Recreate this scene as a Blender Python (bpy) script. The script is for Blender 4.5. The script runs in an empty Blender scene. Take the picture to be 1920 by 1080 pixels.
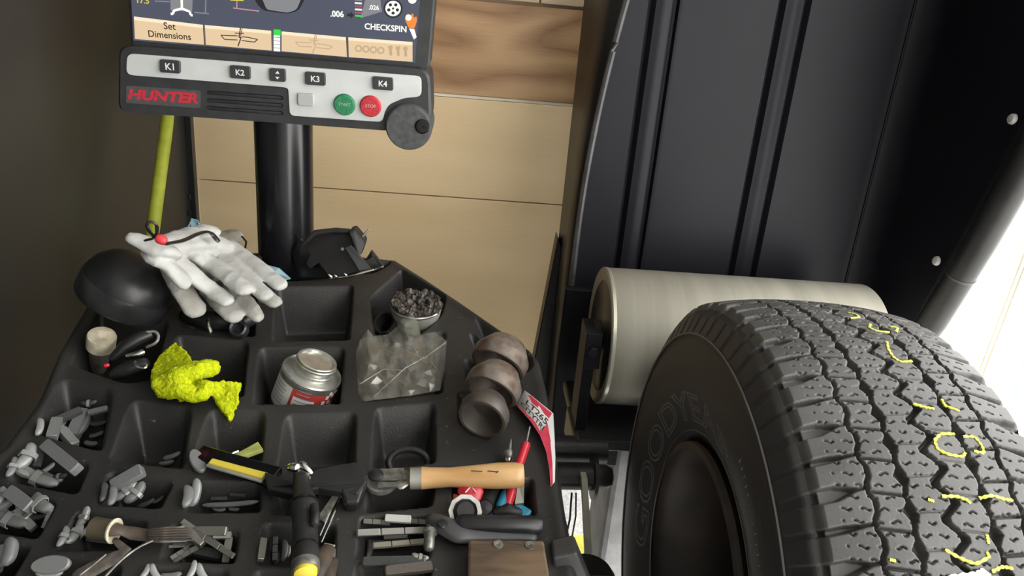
import bpy, math, random
import numpy as np
from mathutils import Vector, Matrix, noise as mnoise
random.seed(7); RNG = np.random.default_rng(7)
S = bpy.context.scene; COL = S.collection

# ------------------------------------------------------------------ camera
F_PX = 1400.0
CAM = np.array([0.0, 0.0, 1.5])
_y, _p, _r = np.radians([4.0, 20.0, 5.0])
FW = np.array([np.sin(_y)*np.cos(_p), np.cos(_y)*np.cos(_p), -np.sin(_p)])
_R0 = np.array([np.cos(_y), -np.sin(_y), 0.0]); _U0 = np.cross(_R0, FW)
RT = _R0*np.cos(_r) + _U0*np.sin(_r); UP = -_R0*np.sin(_r) + _U0*np.cos(_r)
cd = bpy.data.cameras.new('camera'); cam = bpy.data.objects.new('camera', cd); COL.objects.link(cam)
cd.sensor_width = 36; cd.lens = F_PX/1920*36; cd.clip_start = 0.02
cam.matrix_world = Matrix(((RT[0], UP[0], -FW[0], CAM[0]), (RT[1], UP[1], -FW[1], CAM[1]), (RT[2], UP[2], -FW[2], CAM[2]), (0, 0, 0, 1)))
S.camera = cam

# ------------------------------------------------------------------ light
W = bpy.data.worlds.new('overcast_sky'); S.world = W; W.use_nodes = True
bg = W.node_tree.nodes['Background']; bg.inputs[0].default_value = (1.0, 0.985, 0.955, 1); bg.inputs[1].default_value = 1.5
S.view_settings.view_transform = 'Standard'; S.view_settings.look = 'None'
S.view_settings.exposure = 2.3; S.view_settings.gamma = 1.0; S.view_settings.use_curve_mapping = False

# ------------------------------------------------------------------ pixel helpers
def ray(px, py): return FW + RT*(px-960)/F_PX + UP*(540-py)/F_PX          # forward component 1
def at(px, py, t): return CAM + ray(px, py)*t                             # t = depth along the view axis
def hit(px, py, p0, n):
    d = ray(px, py); n = np.asarray(n, float); return CAM + d*(np.dot(np.asarray(p0)-CAM, n)/np.dot(d, n))
def onY(px, py, Y): return hit(px, py, (0, Y, 0), (0, 1, 0))
def onX(px, py, X): return hit(px, py, (X, 0, 0), (1, 0, 0))
def onZ(px, py, Z): return hit(px, py, (0, 0, Z), (0, 0, 1))
def nrm(v): v = np.asarray(v, float); return v/np.linalg.norm(v)
def depth(p): return float(np.dot(np.asarray(p)-CAM, FW))

# ------------------------------------------------------------------ materials
MATS = {}
def mat(name, col, rough=0.5, metal=0.0, var=0.0, vscale=20, bump=0.0, bscale=200, col2=None, stretch=None, emit=0, spec=0.5, coat=0.0, detail=4, lo=0.35, hi=0.65, rvar=0.0):
    m = bpy.data.materials.new(name); m.use_nodes = True; nt = m.node_tree; b = nt.nodes['Principled BSDF']
    b.inputs['Roughness'].default_value = rough; b.inputs['Metallic'].default_value = metal
    b.inputs['Specular IOR Level'].default_value = spec; b.inputs['Coat Weight'].default_value = coat
    c = (*col, 1); b.inputs['Base Color'].default_value = c
    tc = nt.nodes.new('ShaderNodeTexCoord'); src = tc.outputs['Object']
    if stretch:
        mp = nt.nodes.new('ShaderNodeMapping'); mp.inputs['Scale'].default_value = stretch; nt.links.new(src, mp.inputs[0]); src = mp.outputs[0]
    if col2 or var:
        n = nt.nodes.new('ShaderNodeTexNoise'); n.inputs['Scale'].default_value = vscale; n.inputs['Detail'].default_value = detail
        nt.links.new(src, n.inputs['Vector'])
        r = nt.nodes.new('ShaderNodeValToRGB'); r.color_ramp.elements[0].position = lo; r.color_ramp.elements[1].position = hi
        c2 = col2 or tuple(min(1, x*(1+var)) for x in col); c1 = col if col2 else tuple(x*(1-var) for x in col)
        r.color_ramp.elements[0].color = (*c1, 1); r.color_ramp.elements[1].color = (*c2, 1)
        nt.links.new(n.outputs['Fac'], r.inputs[0]); nt.links.new(r.outputs[0], b.inputs['Base Color'])
        if rvar:
            mr = nt.nodes.new('ShaderNodeMapRange'); mr.inputs['To Min'].default_value = rough-rvar; mr.inputs['To Max'].default_value = rough+rvar
            nt.links.new(n.outputs['Fac'], mr.inputs[0]); nt.links.new(mr.outputs[0], b.inputs['Roughness'])
    if bump:
        n2 = nt.nodes.new('ShaderNodeTexNoise'); n2.inputs['Scale'].default_value = bscale; n2.inputs['Detail'].default_value = 3
        nt.links.new(src, n2.inputs['Vector'])
        bp = nt.nodes.new('ShaderNodeBump'); bp.inputs['Strength'].default_value = bump; bp.inputs['Distance'].default_value = 0.002
        nt.links.new(n2.outputs['Fac'], bp.inputs['Height']); nt.links.new(bp.outputs[0], b.inputs['Normal'])
    if emit:
        b.inputs['Emission Color'].default_value = c; b.inputs['Emission Strength'].default_value = emit
    MATS[name] = m; return m

mat('tray', (0.015, 0.0147, 0.0143), 0.52, var=0.0, col2=(0.038, 0.0365, 0.034), vscale=9, bump=0.25, bscale=420, detail=8, lo=0.35, hi=0.8)
mat('black_plastic', (0.012, 0.012, 0.013), 0.38, var=0.4, vscale=30, bump=0.08, bscale=600)
mat('console_grey', (0.030, 0.031, 0.033), 0.5, var=0.15, vscale=60, bump=0.12, bscale=900)
mat('cup_band', (0.022, 0.022, 0.023), 0.2, var=0.2, vscale=40)
mat('post_paint', (0.008, 0.008, 0.010), 0.22, var=0.2, vscale=10)
mat('hood', (0.0065, 0.0068, 0.0105), 0.5, col2=(0.010, 0.0103, 0.0145), vscale=3, bump=0.04, bscale=300, spec=0.22)
mat('bar_paint', (0.02, 0.02, 0.02), 0.4, var=0.2, vscale=20)
mat('hood_edge', (0.05, 0.05, 0.052), 0.4, var=0.3, vscale=25)
mat('hood_side', (0.019, 0.019, 0.019), 0.4, var=0.3, vscale=6)
mat('rubber_hose', (0.012, 0.012, 0.012), 0.5)
mat('roller', (0.44, 0.42, 0.35), 0.48, col2=(0.33, 0.315, 0.26), vscale=3, stretch=(12, 0.4, 0.4), detail=6, metal=0.25, lo=0.3, hi=0.7)
mat('roller_rim', (0.65, 0.63, 0.52), 0.3, metal=0.6)
mat('grey_paint', (0.42, 0.42, 0.43), 0.5, var=0.2, vscale=15, bump=0.4, bscale=120)
mat('dark_metal', (0.03, 0.03, 0.032), 0.35, metal=0.4, var=0.4, vscale=20)
mat('galv', (0.36, 0.355, 0.31), 0.5, metal=0.5, var=0.2, vscale=20)
mat('white_face', (0.56, 0.58, 0.57), 0.45, var=0.06, vscale=25, detail=8)
mat('key', (0.035, 0.036, 0.038), 0.45)
mat('legend', (0.75, 0.75, 0.73), 0.5)
mat('badge', (0.075, 0.075, 0.077), 0.4, var=0.12, vscale=150)
mat('badge_red', (0.52, 0.03, 0.05), 0.4, var=0.15, vscale=300)
mat('green_button', (0.025, 0.20, 0.085), 0.4, var=0.2, vscale=300)
mat('red_button', (0.50, 0.03, 0.045), 0.4, var=0.2, vscale=300)
mat('button_mark', (0.45, 0.45, 0.4), 0.5)
mat('grey_key', (0.42, 0.43, 0.42), 0.4)
mat('knob', (0.05, 0.052, 0.055), 0.5, col2=(0.085, 0.088, 0.09), vscale=120, detail=6)
mat('gloss_black', (0.004, 0.004, 0.004), 0.08)
mat('glove', (0.47, 0.47, 0.45), 0.85, col2=(0.36, 0.355, 0.33), vscale=28, bump=0.35, bscale=170, lo=0.45, hi=0.75)
mat('glove_dirty', (0.44, 0.435, 0.40), 0.85, col2=(0.24, 0.225, 0.18), vscale=16, bump=0.4, bscale=170, lo=0.4, hi=0.65)
mat('red_bead', (0.65, 0.04, 0.05), 0.35)
mat('blue_paper', (0.24, 0.40, 0.46), 0.8, var=0.12, vscale=40)
mat('microfibre', (0.40, 0.47, 0.008), 0.95, col2=(0.58, 0.65, 0.015), vscale=260, bump=1.0, bscale=420, spec=0.1)
mat('tin', (0.55, 0.55, 0.50), 0.3, metal=0.85, var=0.15, vscale=60)
mat('tin_dark', (0.07, 0.06, 0.05), 0.5, metal=0.4, var=0.6, vscale=90)
mat('label_white', (0.62, 0.62, 0.60), 0.6)
mat('label_red', (0.34, 0.035, 0.03), 0.5, var=0.2, vscale=40)
mat('label_print', (0.22, 0.22, 0.23), 0.6)
mat('rust', (0.20, 0.17, 0.145), 0.55, metal=0.3, col2=(0.10, 0.05, 0.028), vscale=42, detail=8, bump=0.15, bscale=300, lo=0.42, hi=0.66)
mat('rust_dark', (0.11, 0.097, 0.085), 0.5, metal=0.35, col2=(0.075, 0.06, 0.05), vscale=35, detail=8, lo=0.4, hi=0.7)
mat('weight_grey', (0.14, 0.145, 0.145), 0.5, metal=0.25, col2=(0.23, 0.235, 0.235), vscale=70, lo=0.3, hi=0.7)
mat('weight_dark', (0.07, 0.073, 0.07), 0.45, metal=0.4, var=0.35, vscale=80)
mat('weight_light', (0.30, 0.305, 0.30), 0.45, metal=0.3, var=0.15, vscale=80)
mat('steel', (0.27, 0.265, 0.245), 0.45, metal=0.6, var=0.25, vscale=120)
mat('steel_dull', (0.21, 0.205, 0.18), 0.45, metal=0.7, var=0.4, vscale=110)
mat('chrome', (0.7, 0.7, 0.68), 0.12, metal=1.0)
mat('yellow_decal', (0.68, 0.54, 0.06), 0.4)
mat('lime_hose', (0.42, 0.47, 0.04), 0.5, var=0.15, vscale=40)
mat('lime_dull', (0.34, 0.36, 0.10), 0.5, var=0.2, vscale=60)
mat('dark_rubber', (0.014, 0.014, 0.014), 0.55, var=0.3, vscale=50, bump=0.2, bscale=400)
mat('red_plastic', (0.52, 0.02, 0.035), 0.3)
mat('orange_plastic', (0.38, 0.07, 0.02), 0.4)
mat('blue_plastic', (0.02, 0.07, 0.32), 0.4)
mat('teal_plastic', (0.015, 0.20, 0.33), 0.4)
mat('white_plastic', (0.50, 0.49, 0.46), 0.4, var=0.2, vscale=90)
mat('stained', (0.20, 0.185, 0.14), 0.5, metal=0.3, col2=(0.33, 0.32, 0.26), vscale=120)
mat('cream', (0.50, 0.45, 0.33), 0.6, var=0.25, vscale=60, bump=0.3, bscale=150)
mat('bristle', (0.06, 0.05, 0.043), 0.7, col2=(0.15, 0.13, 0.11), vscale=80, stretch=(1, 1, 0.1))
mat('old_leather', (0.085, 0.062, 0.045), 0.5, col2=(0.035, 0.027, 0.022), vscale=25, bump=0.3, bscale=120)
mat('sleeve', (0.055, 0.045, 0.025), 0.55, col2=(0.09, 0.075, 0.05), vscale=40)
mat('paper_white', (0.72, 0.70, 0.69), 0.6)
mat('paper_red', (0.55, 0.03, 0.07), 0.55, var=0.1, vscale=80)
mat('ink', (0.02, 0.02, 0.02), 0.6)
mat('rim_steel', (0.045, 0.034, 0.029), 0.45, metal=0.2, var=0.4, vscale=12)
mat('crayon', (0.50, 0.52, 0.05), 0.8, col2=(0.72, 0.73, 0.16), vscale=160, bump=0.5, bscale=500)
mat('chalk', (0.72, 0.72, 0.66), 0.8)
mat('letter_edge', (0.16, 0.15, 0.15), 0.5)
mat('pillar', (0.52, 0.49, 0.40), 0.6, var=0.06, vscale=8)
mat('blue_strip', (0.50, 0.60, 0.66), 0.5)
mat('concrete', (0.50, 0.50, 0.48), 0.8, col2=(0.62, 0.62, 0.60), vscale=18, detail=8)
mat('speckled', (0.60, 0.60, 0.60), 0.7, col2=(0.85, 0.85, 0.84), vscale=140, detail=6)
mat('floor_yellow', (0.75, 0.75, 0.12), 0.8, var=0.15, vscale=30)
mat('panel_dark', (0.013, 0.0145, 0.0145), 0.36, var=0.25, vscale=4, bump=0.05, bscale=90)
mat('gap_black', (0.004, 0.004, 0.004), 0.6)
mat('pale_seam', (0.72, 0.68, 0.55), 0.7)
mat('ceiling_added', (0.5, 0.5, 0.48), 0.8)
mat('clip_black', (0.01, 0.01, 0.01), 0.3)
for n_, c_, e_ in (('scr_blue', (0.075, 0.085, 0.125), 0.75), ('scr_tan', (0.74, 0.55, 0.34), 0.8), ('scr_tan_light', (0.86, 0.72, 0.50), 0.85), ('scr_line', (0.16, 0.10, 0.05), 0.3),
                   ('scr_faint', (0.52, 0.37, 0.22), 0.8), ('scr_text', (0.10, 0.055, 0.025), 0.2), ('scr_white', (0.85, 0.84, 0.76), 0.95), ('scr_grey', (0.25, 0.26, 0.28), 0.7),
                   ('scr_dark', (0.03, 0.03, 0.035), 0.4), ('scr_green', (0.03, 0.62, 0.06), 0.9), ('scr_orange', (0.80, 0.22, 0.03), 0.9), ('scr_pink', (0.55, 0.30, 0.38), 0.7),
                   ('scr_yellow', (0.62, 0.58, 0.06), 0.8), ('scr_red', (0.45, 0.12, 0.12), 0.6), ('scr_slate', (0.115, 0.125, 0.16), 0.75)):
    m_ = mat(n_, (0.01, 0.01, 0.01), 0.25, spec=0.3); b_ = m_.node_tree.nodes['Principled BSDF']
    b_.inputs['Emission Color'].default_value = (*c_, 1); b_.inputs['Emission Strength'].default_value = e_*0.28

def specks(name, col):
    """light dust specks on the moulded plastic"""
    nt = MATS[name].node_tree; L = nt.links; b = nt.nodes['Principled BSDF']; src = b.inputs['Base Color'].links[0].from_socket
    tc = nt.nodes.new('ShaderNodeTexCoord')
    v = nt.nodes.new('ShaderNodeTexNoise'); v.inputs['Scale'].default_value = 170; v.inputs['Detail'].default_value = 1; L.new(tc.outputs['Object'], v.inputs['Vector'])
    sp = nt.nodes.new('ShaderNodeMapRange'); sp.inputs['From Min'].default_value = .74; sp.inputs['From Max'].default_value = .80; sp.inputs['To Max'].default_value = .8; L.new(v.outputs['Fac'], sp.inputs[0])
    mx = nt.nodes.new('ShaderNodeMix'); mx.data_type = 'RGBA'; mx.inputs['B'].default_value = (*col, 1); L.new(sp.outputs[0], mx.inputs['Factor']); L.new(src, mx.inputs['A']); L.new(mx.outputs['Result'], b.inputs['Base Color'])
specks('tray', (0.13, 0.125, 0.115))
def wood_mat(name, c1, c2, scale, grain, dist, rough=0.5, rot=(0, 0, 0)):
    """board grain: distorted bands stretched along X, plus fine fibre"""
    m = bpy.data.materials.new(name); m.use_nodes = True; nt = m.node_tree; L = nt.links; b = nt.nodes['Principled BSDF']
    tc = nt.nodes.new('ShaderNodeTexCoord'); mp = nt.nodes.new('ShaderNodeMapping'); mp.inputs['Scale'].default_value = scale; mp.inputs['Rotation'].default_value = rot
    L.new(tc.outputs['Object'], mp.inputs[0])
    n1 = nt.nodes.new('ShaderNodeTexNoise'); n1.inputs['Scale'].default_value = dist; n1.inputs['Detail'].default_value = 2; L.new(mp.outputs[0], n1.inputs['Vector'])
    mu = nt.nodes.new('ShaderNodeMath'); mu.operation = 'MULTIPLY'; mu.inputs[1].default_value = grain; L.new(n1.outputs['Fac'], mu.inputs[0])
    fr = nt.nodes.new('ShaderNodeMath'); fr.operation = 'PINGPONG'; fr.inputs[1].default_value = 1.0; L.new(mu.outputs[0], fr.inputs[0])
    n2 = nt.nodes.new('ShaderNodeTexNoise'); n2.inputs['Scale'].default_value = 60; n2.inputs['Detail'].default_value = 4
    mp2 = nt.nodes.new('ShaderNodeMapping'); mp2.inputs['Scale'].default_value = (scale[0]*0.25, scale[1], scale[2]*2.0); L.new(tc.outputs['Object'], mp2.inputs[0]); L.new(mp2.outputs[0], n2.inputs['Vector'])
    ad = nt.nodes.new('ShaderNodeMath'); ad.operation = 'MULTIPLY_ADD'; ad.inputs[1].default_value = 0.65; L.new(fr.outputs[0], ad.inputs[0])
    m3 = nt.nodes.new('ShaderNodeMath'); m3.operation = 'MULTIPLY'; m3.inputs[1].default_value = 0.45; L.new(n2.outputs['Fac'], m3.inputs[0]); L.new(m3.outputs[0], ad.inputs[2])
    r = nt.nodes.new('ShaderNodeValToRGB'); r.color_ramp.elements[0].color = (*c1, 1); r.color_ramp.elements[1].color = (*c2, 1)
    r.color_ramp.elements[0].position = 0.1; r.color_ramp.elements[1].position = 0.8; L.new(ad.outputs[0], r.inputs[0]); L.new(r.outputs[0], b.inputs['Base Color'])
    b.inputs['Roughness'].default_value = rough; MATS[name] = m; return m
wood_mat('oak_ply', (0.20, 0.095, 0.038), (0.44, 0.27, 0.135), (0.9, 1, 3.4), 16.0, 1.3)
wood_mat('birch_ply', (0.56, 0.41, 0.225), (0.70, 0.54, 0.325), (0.8, 1, 3.5), 3.0, 1.6, 0.55)
wood_mat('pale_ply', (0.42, 0.30, 0.18), (0.55, 0.42, 0.28), (0.7, 1, 5), 3.0, 1.2, 0.55)
wood_mat('handle_wood', (0.44, 0.235, 0.085), (0.62, 0.385, 0.175), (6, 30, 30), 3.0, 1.5, 0.32)
wood_mat('old_board', (0.035, 0.022, 0.013), (0.15, 0.098, 0.055), (6, 30, 25), 5.0, 1.2, 0.6)

def bag_mat():
    m = bpy.data.materials.new('clear_film'); m.use_nodes = True; nt = m.node_tree; L = nt.links
    out = nt.nodes['Material Output']; b = nt.nodes['Principled BSDF']
    b.inputs['Base Color'].default_value = (0.80, 0.79, 0.70, 1); b.inputs['Roughness'].default_value = 0.16; b.inputs['Specular IOR Level'].default_value = 0.8
    tr = nt.nodes.new('ShaderNodeBsdfTransparent'); tr.inputs[0].default_value = (0.97, 0.96, 0.92, 1)
    mx = nt.nodes.new('ShaderNodeMixShader'); mx.inputs[0].default_value = 0.075
    gl = nt.nodes.new('ShaderNodeBsdfGlossy'); gl.inputs['Roughness'].default_value = 0.22
    m2 = nt.nodes.new('ShaderNodeMixShader'); m2.inputs[0].default_value = 0.11
    L.new(tr.outputs[0], mx.inputs[1]); L.new(b.outputs[0], mx.inputs[2]); L.new(mx.outputs[0], m2.inputs[1]); L.new(gl.outputs[0], m2.inputs[2]); L.new(m2.outputs[0], out.inputs[0]); MATS['film'] = m
bag_mat()

def tire_mat():
    """rubber, greyer where the tread is worn"""
    m = bpy.data.materials.new('tire_rubber'); m.use_nodes = True; nt = m.node_tree; L = nt.links; b = nt.nodes['Principled BSDF']
    uv = nt.nodes.new('ShaderNodeUVMap'); uv.uv_map = 'surface'; sp = nt.nodes.new('ShaderNodeSeparateXYZ'); L.new(uv.outputs[0], sp.inputs[0])
    def M(op, a, b_=None, c=None):
        n = nt.nodes.new('ShaderNodeMath'); n.operation = op
        for i, v in enumerate((a, b_, c)):
            if v is None: continue
            if isinstance(v, (int, float)): n.inputs[i].default_value = v
            else: L.new(v, n.inputs[i])
        return n.outputs[0]
    s, a = sp.outputs[0], sp.outputs[1]                       # s metres across, a metres around
    nz = nt.nodes.new('ShaderNodeTexNoise'); nz.inputs['Scale'].default_value = 14; nz.inputs['Detail'].default_value = 8
    tc = nt.nodes.new('ShaderNodeTexCoord'); L.new(tc.outputs['Object'], nz.inputs['Vector'])
    cr = nt.nodes.new('ShaderNodeValToRGB'); cr.color_ramp.elements[0].color = (0.050, 0.048, 0.046, 1); cr.color_ramp.elements[1].color = (0.088, 0.085, 0.082, 1)
    cr.color_ramp.elements[0].position = 0.35; cr.color_ramp.elements[1].position = 0.7; L.new(nz.outputs['Fac'], cr.inputs[0])
    side = nt.nodes.new('ShaderNodeMix'); side.data_type = 'RGBA'; side.inputs['B'].default_value = (0.034, 0.033, 0.033, 1)
    L.new(M('GREATER_THAN', M('ABSOLUTE', s), 0.121), side.inputs['Factor']); L.new(cr.outputs[0], side.inputs['A'])
    L.new(side.outputs['Result'], b.inputs['Base Color'])
    bp = nt.nodes.new('ShaderNodeBump'); bp.inputs['Strength'].default_value = 1.0; bp.inputs['Distance'].default_value = 0.0016
    n3 = nt.nodes.new('ShaderNodeTexNoise'); n3.inputs['Scale'].default_value = 350; L.new(tc.outputs['Object'], n3.inputs['Vector'])
    L.new(M('MULTIPLY', n3.outputs['Fac'], 0.15), bp.inputs['Height']); L.new(bp.outputs[0], b.inputs['Normal'])
    b.inputs['Roughness'].default_value = 0.52; MATS['tire'] = m
tire_mat()

# ------------------------------------------------------------------ mesh helpers
def frame(x, z=None):
    """3x3 with columns (x, y, z): x along, z as near as possible to the given up"""
    x = nrm(x); z = np.array([0, 0, 1.]) if z is None else np.asarray(z, float)
    if abs(np.dot(x, nrm(z))) > 0.99: z = np.array([0, 1., 0])
    y = nrm(np.cross(z, x)); z = np.cross(x, y); return np.stack([x, y, z], 1)
def round_poly(pts, r, seg=4):
    pts = [np.asarray(p, float) for p in pts]; n = len(pts); out = []
    rs = r if isinstance(r, (list, tuple)) else [r]*n
    for i in range(n):
        p, a, b = pts[i], pts[i-1], pts[(i+1) % n]; d1, d2 = nrm(a-p), nrm(b-p)
        rr = min(rs[i], np.linalg.norm(a-p)*0.45, np.linalg.norm(b-p)*0.45)
        if rr <= 1e-6: out.append(p); continue
        for k in range(seg+1):
            t = k/seg; out.append((1-t)**2*(p+d1*rr) + 2*t*(1-t)*p + t*t*(p+d2*rr))
    return out
def curve(pts, k=8):
    p = np.asarray(pts, float); q = np.concatenate([[2*p[0]-p[1]], p, [2*p[-1]-p[-2]]]); out = []
    for i in range(len(p)-1):
        a, b, c, d = q[i:i+4]
        for t in np.linspace(0, 1, k, endpoint=False): out.append(.5*(2*b+(c-a)*t+(2*a-5*b+4*c-d)*t*t+(3*b-a-3*c+d)*t**3))
    return np.array(out+[p[-1]])
class MB:
    def __init__(s): s.v = []; s.f = []; s.m = []; s.n = 0
    def add(s, v, f, m=0):
        v = np.asarray(v, float).reshape(-1, 3); s.v.append(v); s.f += [tuple(int(i)+s.n for i in q) for q in f]; s.m += [m]*len(f); s.n += len(v); return s
    def box(s, c, size, R=None, m=0):
        h = np.array(size)/2; q = np.array([(x, y, z) for x in (-1, 1) for y in (-1, 1) for z in (-1, 1)])*h
        if R is not None: q = q @ np.asarray(R).T
        return s.add(q+np.asarray(c), [(0, 1, 3, 2), (4, 6, 7, 5), (0, 4, 5, 1), (2, 3, 7, 6), (0, 2, 6, 4), (1, 5, 7, 3)], m)
    def prism(s, top, off, m=0, inset=0.0):
        """closed polygon (3D, one plane) pushed by vector off; optional chamfer on the first face"""
        top = np.asarray(top, float); n = len(top); off = np.asarray(off, float)
        if inset:
            c = top.mean(0); d = top-c; L = np.linalg.norm(d, axis=1, keepdims=True); t0 = top-d/L*inset; t1 = top+nrm(off)*inset
            vv = np.concatenate([t0, t1, top+off])
        else: vv = np.concatenate([top, top+off])
        k = len(vv)//n; f = [tuple(range(n)), tuple(reversed(range((k-1)*n, k*n)))]
        for j in range(k-1): f += [(j*n+i, (j+1)*n+i, (j+1)*n+(i+1) % n, j*n+(i+1) % n) for i in range(n)]
        return s.add(vv, f, m)
    def tube(s, path, r, n=12, m=0, up=None, flat=1.0, round_ends=True):
        path = np.asarray(path, float); k = len(path); r = np.full(k, r, float) if np.isscalar(r) else np.asarray(r, float)
        tan = np.gradient(path, axis=0); rings = []; u = np.array([0, 0, 1.]) if up is None else np.asarray(up, float)
        P, Rr, T = list(path), list(r), list(tan)
        if round_ends:
            a, b = nrm(tan[0]), nrm(tan[-1])
            P = [path[0]-a*r[0]*0.7, path[0]-a*r[0]*0.5]+P+[path[-1]+b*r[-1]*0.5, path[-1]+b*r[-1]*0.7]; Rr = [r[0]*0.35, r[0]*0.78]+Rr+[r[-1]*0.78, r[-1]*0.35]; T = [a, a]+T+[b, b]
        for p, q, t in zip(P, Rr, T):
            M3 = frame(t, u); th = np.linspace(0, 2*np.pi, n, endpoint=False)
            rings.append(p + np.outer(np.cos(th)*q, M3[:, 1]) + np.outer(np.sin(th)*q*flat, M3[:, 2]))
        K = len(rings); f = [(j*n+i, j*n+(i+1) % n, (j+1)*n+(i+1) % n, (j+1)*n+i) for j in range(K-1) for i in range(n)]
        f += [tuple(reversed(range(n))), tuple(range((K-1)*n, K*n))]
        return s.add(np.concatenate(rings), f, m)
    def lathe(s, prof, o, axis, n=40, m=0, closed=False, a0=0, a1=2*np.pi, ref=None):
        """prof: (distance along axis, radius)"""
        M3 = frame(axis, ref); full = abs(a1-a0-2*np.pi) < 1e-6
        th = np.linspace(a0, a1, n, endpoint=not full); ring = []
        for d, r in prof: ring.append(np.asarray(o)+M3[:, 0]*d+np.outer(np.cos(th)*r, M3[:, 1])+np.outer(np.sin(th)*r, M3[:, 2]))
        K = len(ring); e = n if full else n-1
        f = [(j*n+i, j*n+(i+1) % n, (j+1)*n+(i+1) % n, (j+1)*n+i) for j in range(K-1) for i in range(e)]
        if full and not closed:
            if prof[0][1] > 1e-5: f.append(tuple(reversed(range(n))))
            if prof[-1][1] > 1e-5: f.append(tuple(range((K-1)*n, K*n)))
        return s.add(np.concatenate(ring), f, m)
    def grid(s, P, m=0, wrap=False):
        P = np.asarray(P, float); a, b = P.shape[:2]; e = a if wrap else a-1
        f = [(i*b+j, ((i+1) % a)*b+j, ((i+1) % a)*b+j+1, i*b+j+1) for i in range(e) for j in range(b-1)]
        return s.add(P.reshape(-1, 3), f, m)
    def build(s, name, mats, parent=None, smooth=True, label=None, cat=None, group=None, kind=None, bevel=0, bseg=2, origin=None, autosmooth=40, mods=None):
        v = np.concatenate(s.v); me = bpy.data.meshes.new(name)
        if parent is not None: o0 = np.array(parent['_o'])
        elif origin is not None: o0 = np.asarray(origin, float)
        else: o0 = np.array([(v[:, 0].min()+v[:, 0].max())/2, (v[:, 1].min()+v[:, 1].max())/2, v[:, 2].min()])
        me.from_pydata((v-o0).tolist(), [], s.f); mats = mats if isinstance(mats, (list, tuple)) else [mats]
        for k in mats: me.materials.append(MATS[k])
        me.polygons.foreach_set('material_index', s.m)
        if smooth:
            me.polygons.foreach_set('use_smooth', [True]*len(me.polygons))
            if autosmooth: me.set_sharp_from_angle(angle=math.radians(autosmooth))
        me.update(); o = bpy.data.objects.new(name, me); COL.objects.link(o)
        o['_o'] = o0.tolist()
        if parent is not None: o.parent = parent
        else: o.location = o0
        if bevel:
            bv = o.modifiers.new('bevel', 'BEVEL'); bv.width = bevel; bv.segments = bseg; bv.limit_method = 'ANGLE'; bv.angle_limit = math.radians(35)
        tag(o, label, cat, group, kind); return o
def tag(o, label=None, cat=None, group=None, kind=None):
    for k, v in (('label', label), ('category', cat), ('group', group), ('kind', kind)):
        if v: o[k] = v
    return o
def thing(name, loc, label, cat, group=None, kind=None):
    o = bpy.data.objects.new(name, None); COL.objects.link(o); o.location = loc; o.empty_display_size = 0.02
    o['_o'] = [float(x) for x in loc]; return tag(o, label, cat, group, kind)
def eval_mesh(o):
    dg = bpy.context.evaluated_depsgraph_get(); dg.update(); return bpy.data.meshes.new_from_object(o.evaluated_get(dg))
def organic(mb, name, mats, parent=None, voxel=0.003, smooth=6, wrinkle=0.0, wscale=30, fine=0.0, fscale=300, **kw):
    """fuse overlapping shapes into one skin, smooth it, then wrinkle it"""
    o = mb.build(name, mats, parent, **kw)
    r = o.modifiers.new('fuse', 'REMESH'); r.mode = 'VOXEL'; r.voxel_size = voxel
    sm = o.modifiers.new('smooth', 'SMOOTH'); sm.factor = 0.5; sm.iterations = smooth
    me = eval_mesh(o); old = o.data; o.modifiers.clear(); o.data = me; bpy.data.meshes.remove(old)
    if not me.materials: me.materials.append(MATS[mats if isinstance(mats, str) else mats[0]])
    n = len(me.vertices); co = np.empty(n*3); me.vertices.foreach_get('co', co); co = co.reshape(-1, 3); nn = np.empty(n*3); me.vertices.foreach_get('normal', nn); nn = nn.reshape(-1, 3)
    if wrinkle or fine:
        d = np.array([wrinkle*(abs(mnoise.noise(Vector(c)*wscale))*-2+0.5) + (fine*mnoise.noise(Vector(c)*fscale) if fine else 0) for c in co])
        co = co+nn*d[:, None]; me.vertices.foreach_set('co', co.ravel())
    me.polygons.foreach_set('use_smooth', [True]*len(me.polygons)); me.update(); return o
_txt = {}
def text_shape(body, bold=0.0, outline=0.0, shear=0.0, res=3):
    key = (body, bold, outline, shear)
    if key not in _txt:
        cu = bpy.data.curves.new('t', 'FONT'); cu.body = body; cu.offset = bold; cu.shear = shear; cu.resolution_u = res; cu.align_x = 'CENTER'; cu.size = 1
        if outline: cu.fill_mode = 'NONE'; cu.bevel_depth = outline; cu.bevel_resolution = 1
        o = bpy.data.objects.new('t', cu); COL.objects.link(o); me = eval_mesh(o); bpy.data.objects.remove(o); bpy.data.curves.remove(cu)
        v = np.array([x.co[:] for x in me.vertices]); f = [tuple(p.vertices) for p in me.polygons]; bpy.data.meshes.remove(me)
        c = (v.min(0)+v.max(0))/2; v[:, :2] -= c[:2]; _txt[key] = (v, f)
    return _txt[key]

# ================================================================== THE PLACE
YW = 1.78                                                        # back wall
XL = float(onY(366, 320, YW)[0])                                 # left wall
def wall_board(name, px, mat_, y, th, parent):
    pts = [onY(a, b, y) for a, b in px]; mb = MB(); mb.prism(pts, (0, th, 0)); return mb.build(name, mat_, parent, smooth=False, bevel=0.001)
zt = float(onY(940, 187, YW)[2]); zs = float(onY(960, 378, YW)[2]); ztop = float(onY(960, 4, YW)[2])
XR = 1.0
wb = MB().box(((XL+XR)/2-.05, YW+0.05, 1.2), (XR-XL+.1, 0.06, 2.4)).build('wall_back', 'pale_ply', smooth=False, kind='structure')
tag(wb, 'plywood lined back wall behind the balancer', 'wall')
def board(name, x0, x1, z0, z1, y, m_): return MB().box(((x0+x1)/2, y+0.009, (z0+z1)/2), (x1-x0, 0.018, z1-z0)).build(name, m_, wb, smooth=False, bevel=0.0012)
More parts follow.
